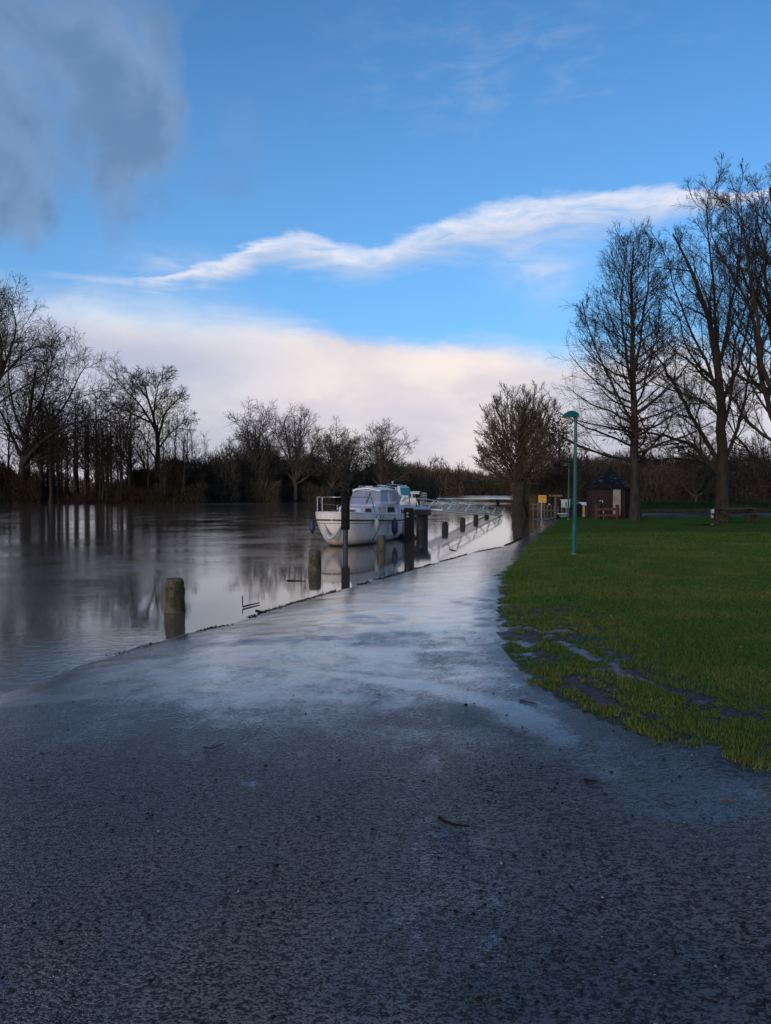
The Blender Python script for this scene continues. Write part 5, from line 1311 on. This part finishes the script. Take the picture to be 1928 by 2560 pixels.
def yellow_sign():
    D = 51; k = D/F; p = at(1354, 1291, D); p.z = max(H(p.x, D), .05)
    root = thing('yellow_sign', 'square yellow notice sign with a red ringed symbol on a grey post', 'sign', p)
    MB().tube([(0, .04, -.1), (.03, .04, 56*k)], .045, 10).build('post', M['grey_metal'], root)
    cx, cz = .055, (1291-1243.5)*k; w = 19.5*k
    MB().box((cx, 0, cz), (w, .03, 18.5*k)).build('plate', M['yellow_rim'], root)
    MB().box((cx, -.018, cz), (w*.92, .008, 18.5*k*.92)).build('sign_face', M['yellow'], root)
    random.seed(2)
    for z, words in ((cz+6.0*k, (.30, .26)), (cz+2.9*k, (.22, .30))):
        m = MB(); x = cx-w*.40; tot = sum(words)
        for wd_ in words:                       # blurred, illegible line of small letters
            L = wd_*w*1.28; nn = int(L/(.55*k))
            for q in range(nn): m.box((x+L*(q+.5)/nn, -.025, z+random.uniform(-.003, .003)), (L/nn*.62, .004, 1.3*k*random.choice((.75, 1, 1))))
            x += L+.045
        m.build('lettering', M['ink'], root)
    c_ = (cx, -.024, cz-3.6*k)
    def disc(r0, r1, y, mat, nm):
        n = 24; V = [(c_[0]+r*math.cos(a), y, c_[2]+r*math.sin(a)) for r in (r0, r1) for a in [2*math.pi*j/n for j in range(n)]]
        if r0 == 0: m = MB().add(V[n:], [tuple(range(n))])
        else: m = MB().add(V, [(j, (j+1) % n, n+(j+1) % n, n+j) for j in range(n)])
        m.build(nm, mat, root)
    disc(0, 3.0*k, -.025, M['whiteprint'], 'symbol_ground'); disc(2.5*k, 3.7*k, -.028, M['redprint'], 'symbol_ring')
    MB().box((c_[0]+.2*k, -.029, c_[2]), (.9*k, .004, 2.2*k)).build('symbol_mark', M['ink'], root)
    MB().box((c_[0]-.7*k, -.029, c_[2]-.2*k), (.7*k, .004, 1.2*k)).build('symbol_mark', M['ink'], root)
yellow_sign()
p = at(1388, 1289, 53); p.z = H(p.x, 53); k = 53/F
root = thing('finger_post', 'grey timber T-shaped post with a long plank top right of the yellow sign', 'signpost', p)
MB().box((0, 0, 27*k), (.13, .12, 54*k)).build('post', M['grey_timber'], root)
MB().box((0, -.08, 51.5*k), (33*k, .05, 5*k)).build('plank', M['grey_timber'], root)
MB().box((-3*k, -.02, 14*k), (9*k, .05, .08)).build('brace', M['redwood'], root)
def picket():
    D = 55; k = D/F; p = at(1330, 1290, D); p.z = max(H(p.x, D), 0)
    root = thing('timber_fence', 'low grey timber post-and-rail fence behind the yellow sign', 'fence', p)
    random.seed(9)
    for px, h in [(1333, 30), (1345, 36), (1351, 34), (1361, 34), (1368, 30), (1378, 30), (1386, 26), (1396, 28)]:
        x = (px-1330)*k; MB().box((x, random.uniform(-.05, .05), h*k/2), (.09, .08, h*k)).build('picket', M['grey_timber'], root)
    MB().beam((-.1, -.07, 32*k), (32*k, -.07, 29*k), .04, .08).build('rail', M['grey_timber'], root)
    MB().beam((-.1, -.07, 20*k), (40*k, -.07, 17*k), .04, .08).build('rail', M['grey_timber'], root)
    MB().beam((33*k, -.07, 16*k), (66*k, -.07, 15*k), .04, .08).build('rail', M['grey_timber'], root)
    MB().box((43*k, -.05, 31*k), (4*k, .05, 4*k)).build('small_plate', M['offwhite'], root)
picket()
# ---- picnic table and white post
def picnic():
    D = 39.5; k = D/F; p = at(1838, 1313, D); p.z = H(p.x, D)
    root = thing('picnic_table', 'dark timber picnic table with fixed benches on the lawn at right', 'picnic table', p, .05)
    hw_ = 50*k; zt = 36.5*k
    for j in range(5): MB().box((0, -.32+.16*j, zt-.02), (2*hw_, .145, .045)).build('table_plank', M['dark_timber'], root)
    for y in (-.72, .72):
        for q in (-.075, .075): MB().box((0, y+q, .44), (2*hw_*.92, .135, .045)).build('bench_plank', M['dark_timber'], root)
    for s in (-.76, .76):
        x = hw_*s
        MB().box((x, 0, .385), (.09, 1.6, .09)).build('cross_beam', M['dark_timber'], root)
        MB().box((x, 0, zt-.085), (.09, .75, .08)).build('cross_beam', M['dark_timber'], root)
        for y in (-1, 1): MB().beam((x+.06, y*.55, 0), (x+.06, y*.25, zt-.05), .09, .09).build('leg', M['dark_timber'], root)
        for y in (-.3, .3): MB().box((x-.02, y, .2), (.12, .12, .4)).build('leg', M['dark_timber'], root)
picnic()
p = at(1784, 1290, 46.5); p.z = H(p.x, 46.5); k = 46.5/F
m = MB().prism([(-.1, -.1), (.1, -.1), (.1, .1), (-.1, .1)], -.1, 22*k); o = m.build('white_post', M['whitepost']); o.location = p; o.rotation_euler = (0, -.09, 0)
tag(o, 'short leaning white post at the foot of the thick forked tree', 'post')
m = MB(); random.seed(5); n = 26; c_ = atz(1758, 1313, .2)
m.add([(1.0*math.cos(a)*q, .35*math.sin(a)*q, 0) for a, q in [(2*math.pi*j/n, random.uniform(.7, 1.1)) for j in range(n)]], [tuple(range(n))])
pm, ptn, pbs = newmat('puddle_water'); pbs.inputs['Base Color'].default_value = (.03, .03, .025, 1); pbs.inputs['Roughness'].default_value = .04
o = m.build('puddle', pm, kind='structure'); o.location = (c_.x, c_.y, H(c_.x, c_.y)+.035)

# ------------------------------------------------------------------ loose things on the path and at the water edge
def rock_mesh(V, Fc, c, r, rnd):
    b = len(V)
    for (x, y, z) in ((1, 0, 0), (-1, 0, 0), (0, 1, 0), (0, -1, 0), (0, 0, 1), (.6, .6, .5), (-.6, .5, .6), (.5, -.6, .6), (-.6, -.6, .4)):
        q = rnd.uniform(.6, 1.2); V.append((c[0]+x*r*q, c[1]+y*r*q, c[2]+max(z, -.1)*r*q*.8))
    for f in ((0, 5, 7), (5, 4, 7), (2, 5, 0), (2, 6, 5), (6, 4, 5), (1, 6, 2), (1, 8, 6), (8, 4, 6), (3, 8, 1), (3, 7, 8), (7, 4, 8), (3, 0, 7)): Fc.append(tuple(b+i for i in f))
def scatter():
    rnd = random.Random(12); V = []; Fc = []; V2 = []; F2 = []
    k = 0
    while k < 3600:
        px = rnd.uniform(-50, 1980); py = rnd.uniform(1560, 2600)
        p = atz(px, py, .15)
        if sdist(np.array([p.x]), np.array([p.y]), LAWN)[0] > 0 or sdist(np.array([p.x]), np.array([p.y]), RIGHT)[0] < .1: k += 1; continue
        d = .35+.65*(px > 1150 and py > 1780)
        if rnd.random() > d*(.15+1.5*max(0, vnoise(np.array([p.x*1.6]), np.array([p.y*1.6]), 33)[0]-.25)): k += 1; continue
        r = rnd.choice((.003, .004, .004, .004, .005, .006, .008, .0105)); z = H(p.x, p.y)
        if rnd.random() < .06: rock_mesh(V2, F2, (p.x, p.y, z+.003), r*.8, rnd)
        else: rock_mesh(V, Fc, (p.x, p.y, z+.003), r, rnd)
        k += 1
    link('grit', fast_mesh('grit', V, F3=Fc), M['stone'], kind='stuff'); link('pale_grit', fast_mesh('pale_grit', V2, F3=F2), M['palestone'], kind='stuff')
    # debris line along the waterline
    V = []; Fc = []; rnd = random.Random(5)
    S_ = SHORE[3:17]
    for i in range(len(S_)-1):
        a, b = S_[i], S_[i+1]; L = math.dist(a, b)
        for q in range(int(L*150)):
            t = rnd.random(); nx_, ny_ = -(b[1]-a[1])/L, (b[0]-a[0])/L; o_ = rnd.gauss(-.02, .05)
            x = a[0]*(1-t)+b[0]*t+nx_*o_; y = a[1]*(1-t)+b[1]*t+ny_*o_
            if vnoise(np.array([x*1.5]), np.array([y*1.5]), 4)[0] < .3: continue
            rock_mesh(V, Fc, (x, y, max(H(x, y), 0)+.002), rnd.choice((.004, .005, .006, .008, .010, .014))*(.8 if y < 9 else 1.0+y*.02), rnd)
    link('waterline_debris', fast_mesh('waterline_debris', V, F3=Fc), M['stone'], kind='stuff')
scatter()
rnd = random.Random(77)
for px, py, s, lab in [(664, 1911, .016, 'dark stone just behind the small blue puddle'), (798, 2040, .013, 'dark stone left of the curved twig'), (600, 2113, .014, 'dark stone in the lower left part of the path'), (690, 2160, .013, 'dark stone right of the lower left stone on the path'),
                       (1287, 2141, .015, 'dark stone right below the curved twig'), (1166, 1764, .018, 'dark clod at the edge of the bright water film'), (1186, 1760, .013, 'small dark clod beside the larger one at the water film edge'), (1139, 2278, .014, 'dark stone in the lower middle of the path'),
                       (848, 1898, .012, 'dark pebble right of the small blue puddle'), (1513, 1988, .013, 'dark clod in the gritty right part of the path'), (1195, 2497, .016, 'dark clod near the bottom of the photo')]:
    p = atz(px, py, .15); z = H(p.x, p.y); V = []; Fc = []; rock_mesh(V, Fc, (0, 0, 0), s, rnd)
    o = link('stone', fast_mesh('stone', V, F3=Fc), M['stone'], loc=(p.x, p.y, z+.004)); tag(o, lab, 'stone', 'larger dark stones on the wet path')
def twig(pts, r, lab, zoff=.01, side=None, water=False):
    P = []
    for i, (a, b) in enumerate(pts):
        q = atz(a, b, .0 if water else .15); P.append(Vector((q.x, q.y, (0 if water else H(q.x, q.y))+zoff)))
    c = P[0].copy(); m = MB().tube([q-c for q in P], [r*(1-.5*i/(len(P)-1)) for i in range(len(P))], 6)
    if side:
        Q = [Vector((atz(a, b, 0 if water else .15).x, atz(a, b, 0 if water else .15).y, P[0].z+dz_)) for a, b, dz_ in side]; m.tube([q-c for q in Q], r*.6, 5)
    o = m.build('twig', M['lichen_twig']); o.location = c; tag(o, lab, 'twig', 'loose twigs on the path and water')
twig([(1098, 2044), (1115, 2056), (1135, 2063), (1175, 2068)], .009, 'curved dark twig lying in the middle of the path')
twig([(1460, 1953), (1493, 1957)], .008, 'short straight dark twig on the right of the path')
twig([(1300, 1752), (1342, 1762)], .006, 'thin dark twig on the bright water film')
twig([(510, 1866), (532, 1868), (560, 1855)], .005, 'thin forked twig left of the blue puddle', side=[(528, 1868, .01), (537, 1862, .015)])
twig([(1660, 2010), (1690, 2022)], .003, 'thin twig on the muddy right edge')
twig([(608, 1520), (640, 1512), (650, 1510)], .014, 'dark branch floating near the waterline', .02, [(607, 1520, 0), (606, 1512, .12)], True)
twig([(640, 1527), (672, 1535)], .013, 'broken stick floating beside the larger floating branch', .01, None, True)
twig([(718, 1452), (765, 1453)], .012, 'straight stick floating left of the second timber post', .01, None, True)
twig([(1124, 1374), (1142, 1378)], .015, 'stick floating in calm water below the gangway', .01, None, True)
p = atz(1822, 2006, .15); V = [(0, 0, .004), (.03, .012, .012), (.075, .008, .006), (.10, 0, .008), (.07, -.012, .004), (.03, -.014, .010)]
o = link('dead_leaf', fast_mesh('dead_leaf', V, F3=[(0, 4, 1), (1, 4, 2), (2, 4, 3), (0, 5, 4)]), M['leaf_orange'], loc=(p.x-.05, p.y, H(p.x, p.y)+.004)); tag(o, 'single orange dead leaf on the wet mud at right', 'leaf')

def leaf_litter():
    r_ = np.random.default_rng(31); n = 900
    y = 5+r_.random(n)**.8*38; x = r_.uniform(.25, 1, n)*(y*.54+1.5)
    k = sdist(x, y, LAWN) > .1; x, y = x[k], y[k]; z = height(x, y)+.025
    leaves(np.stack([x, y, z], -1), .045, M['litter'], None, r_, 'leaf_litter')
M['litter'] = simple('brown_leaf_litter', (.16, .085, .035), .8, (.09, .05, .025), 20, .1)
leaf_litter()
bpy.context.view_layer.update()
print('tris', sum(sum(len(p.vertices)-2 for p in me.polygons) if len(me.polygons) < 2000 else len(me.loops)-2*len(me.polygons) for me in bpy.data.meshes))
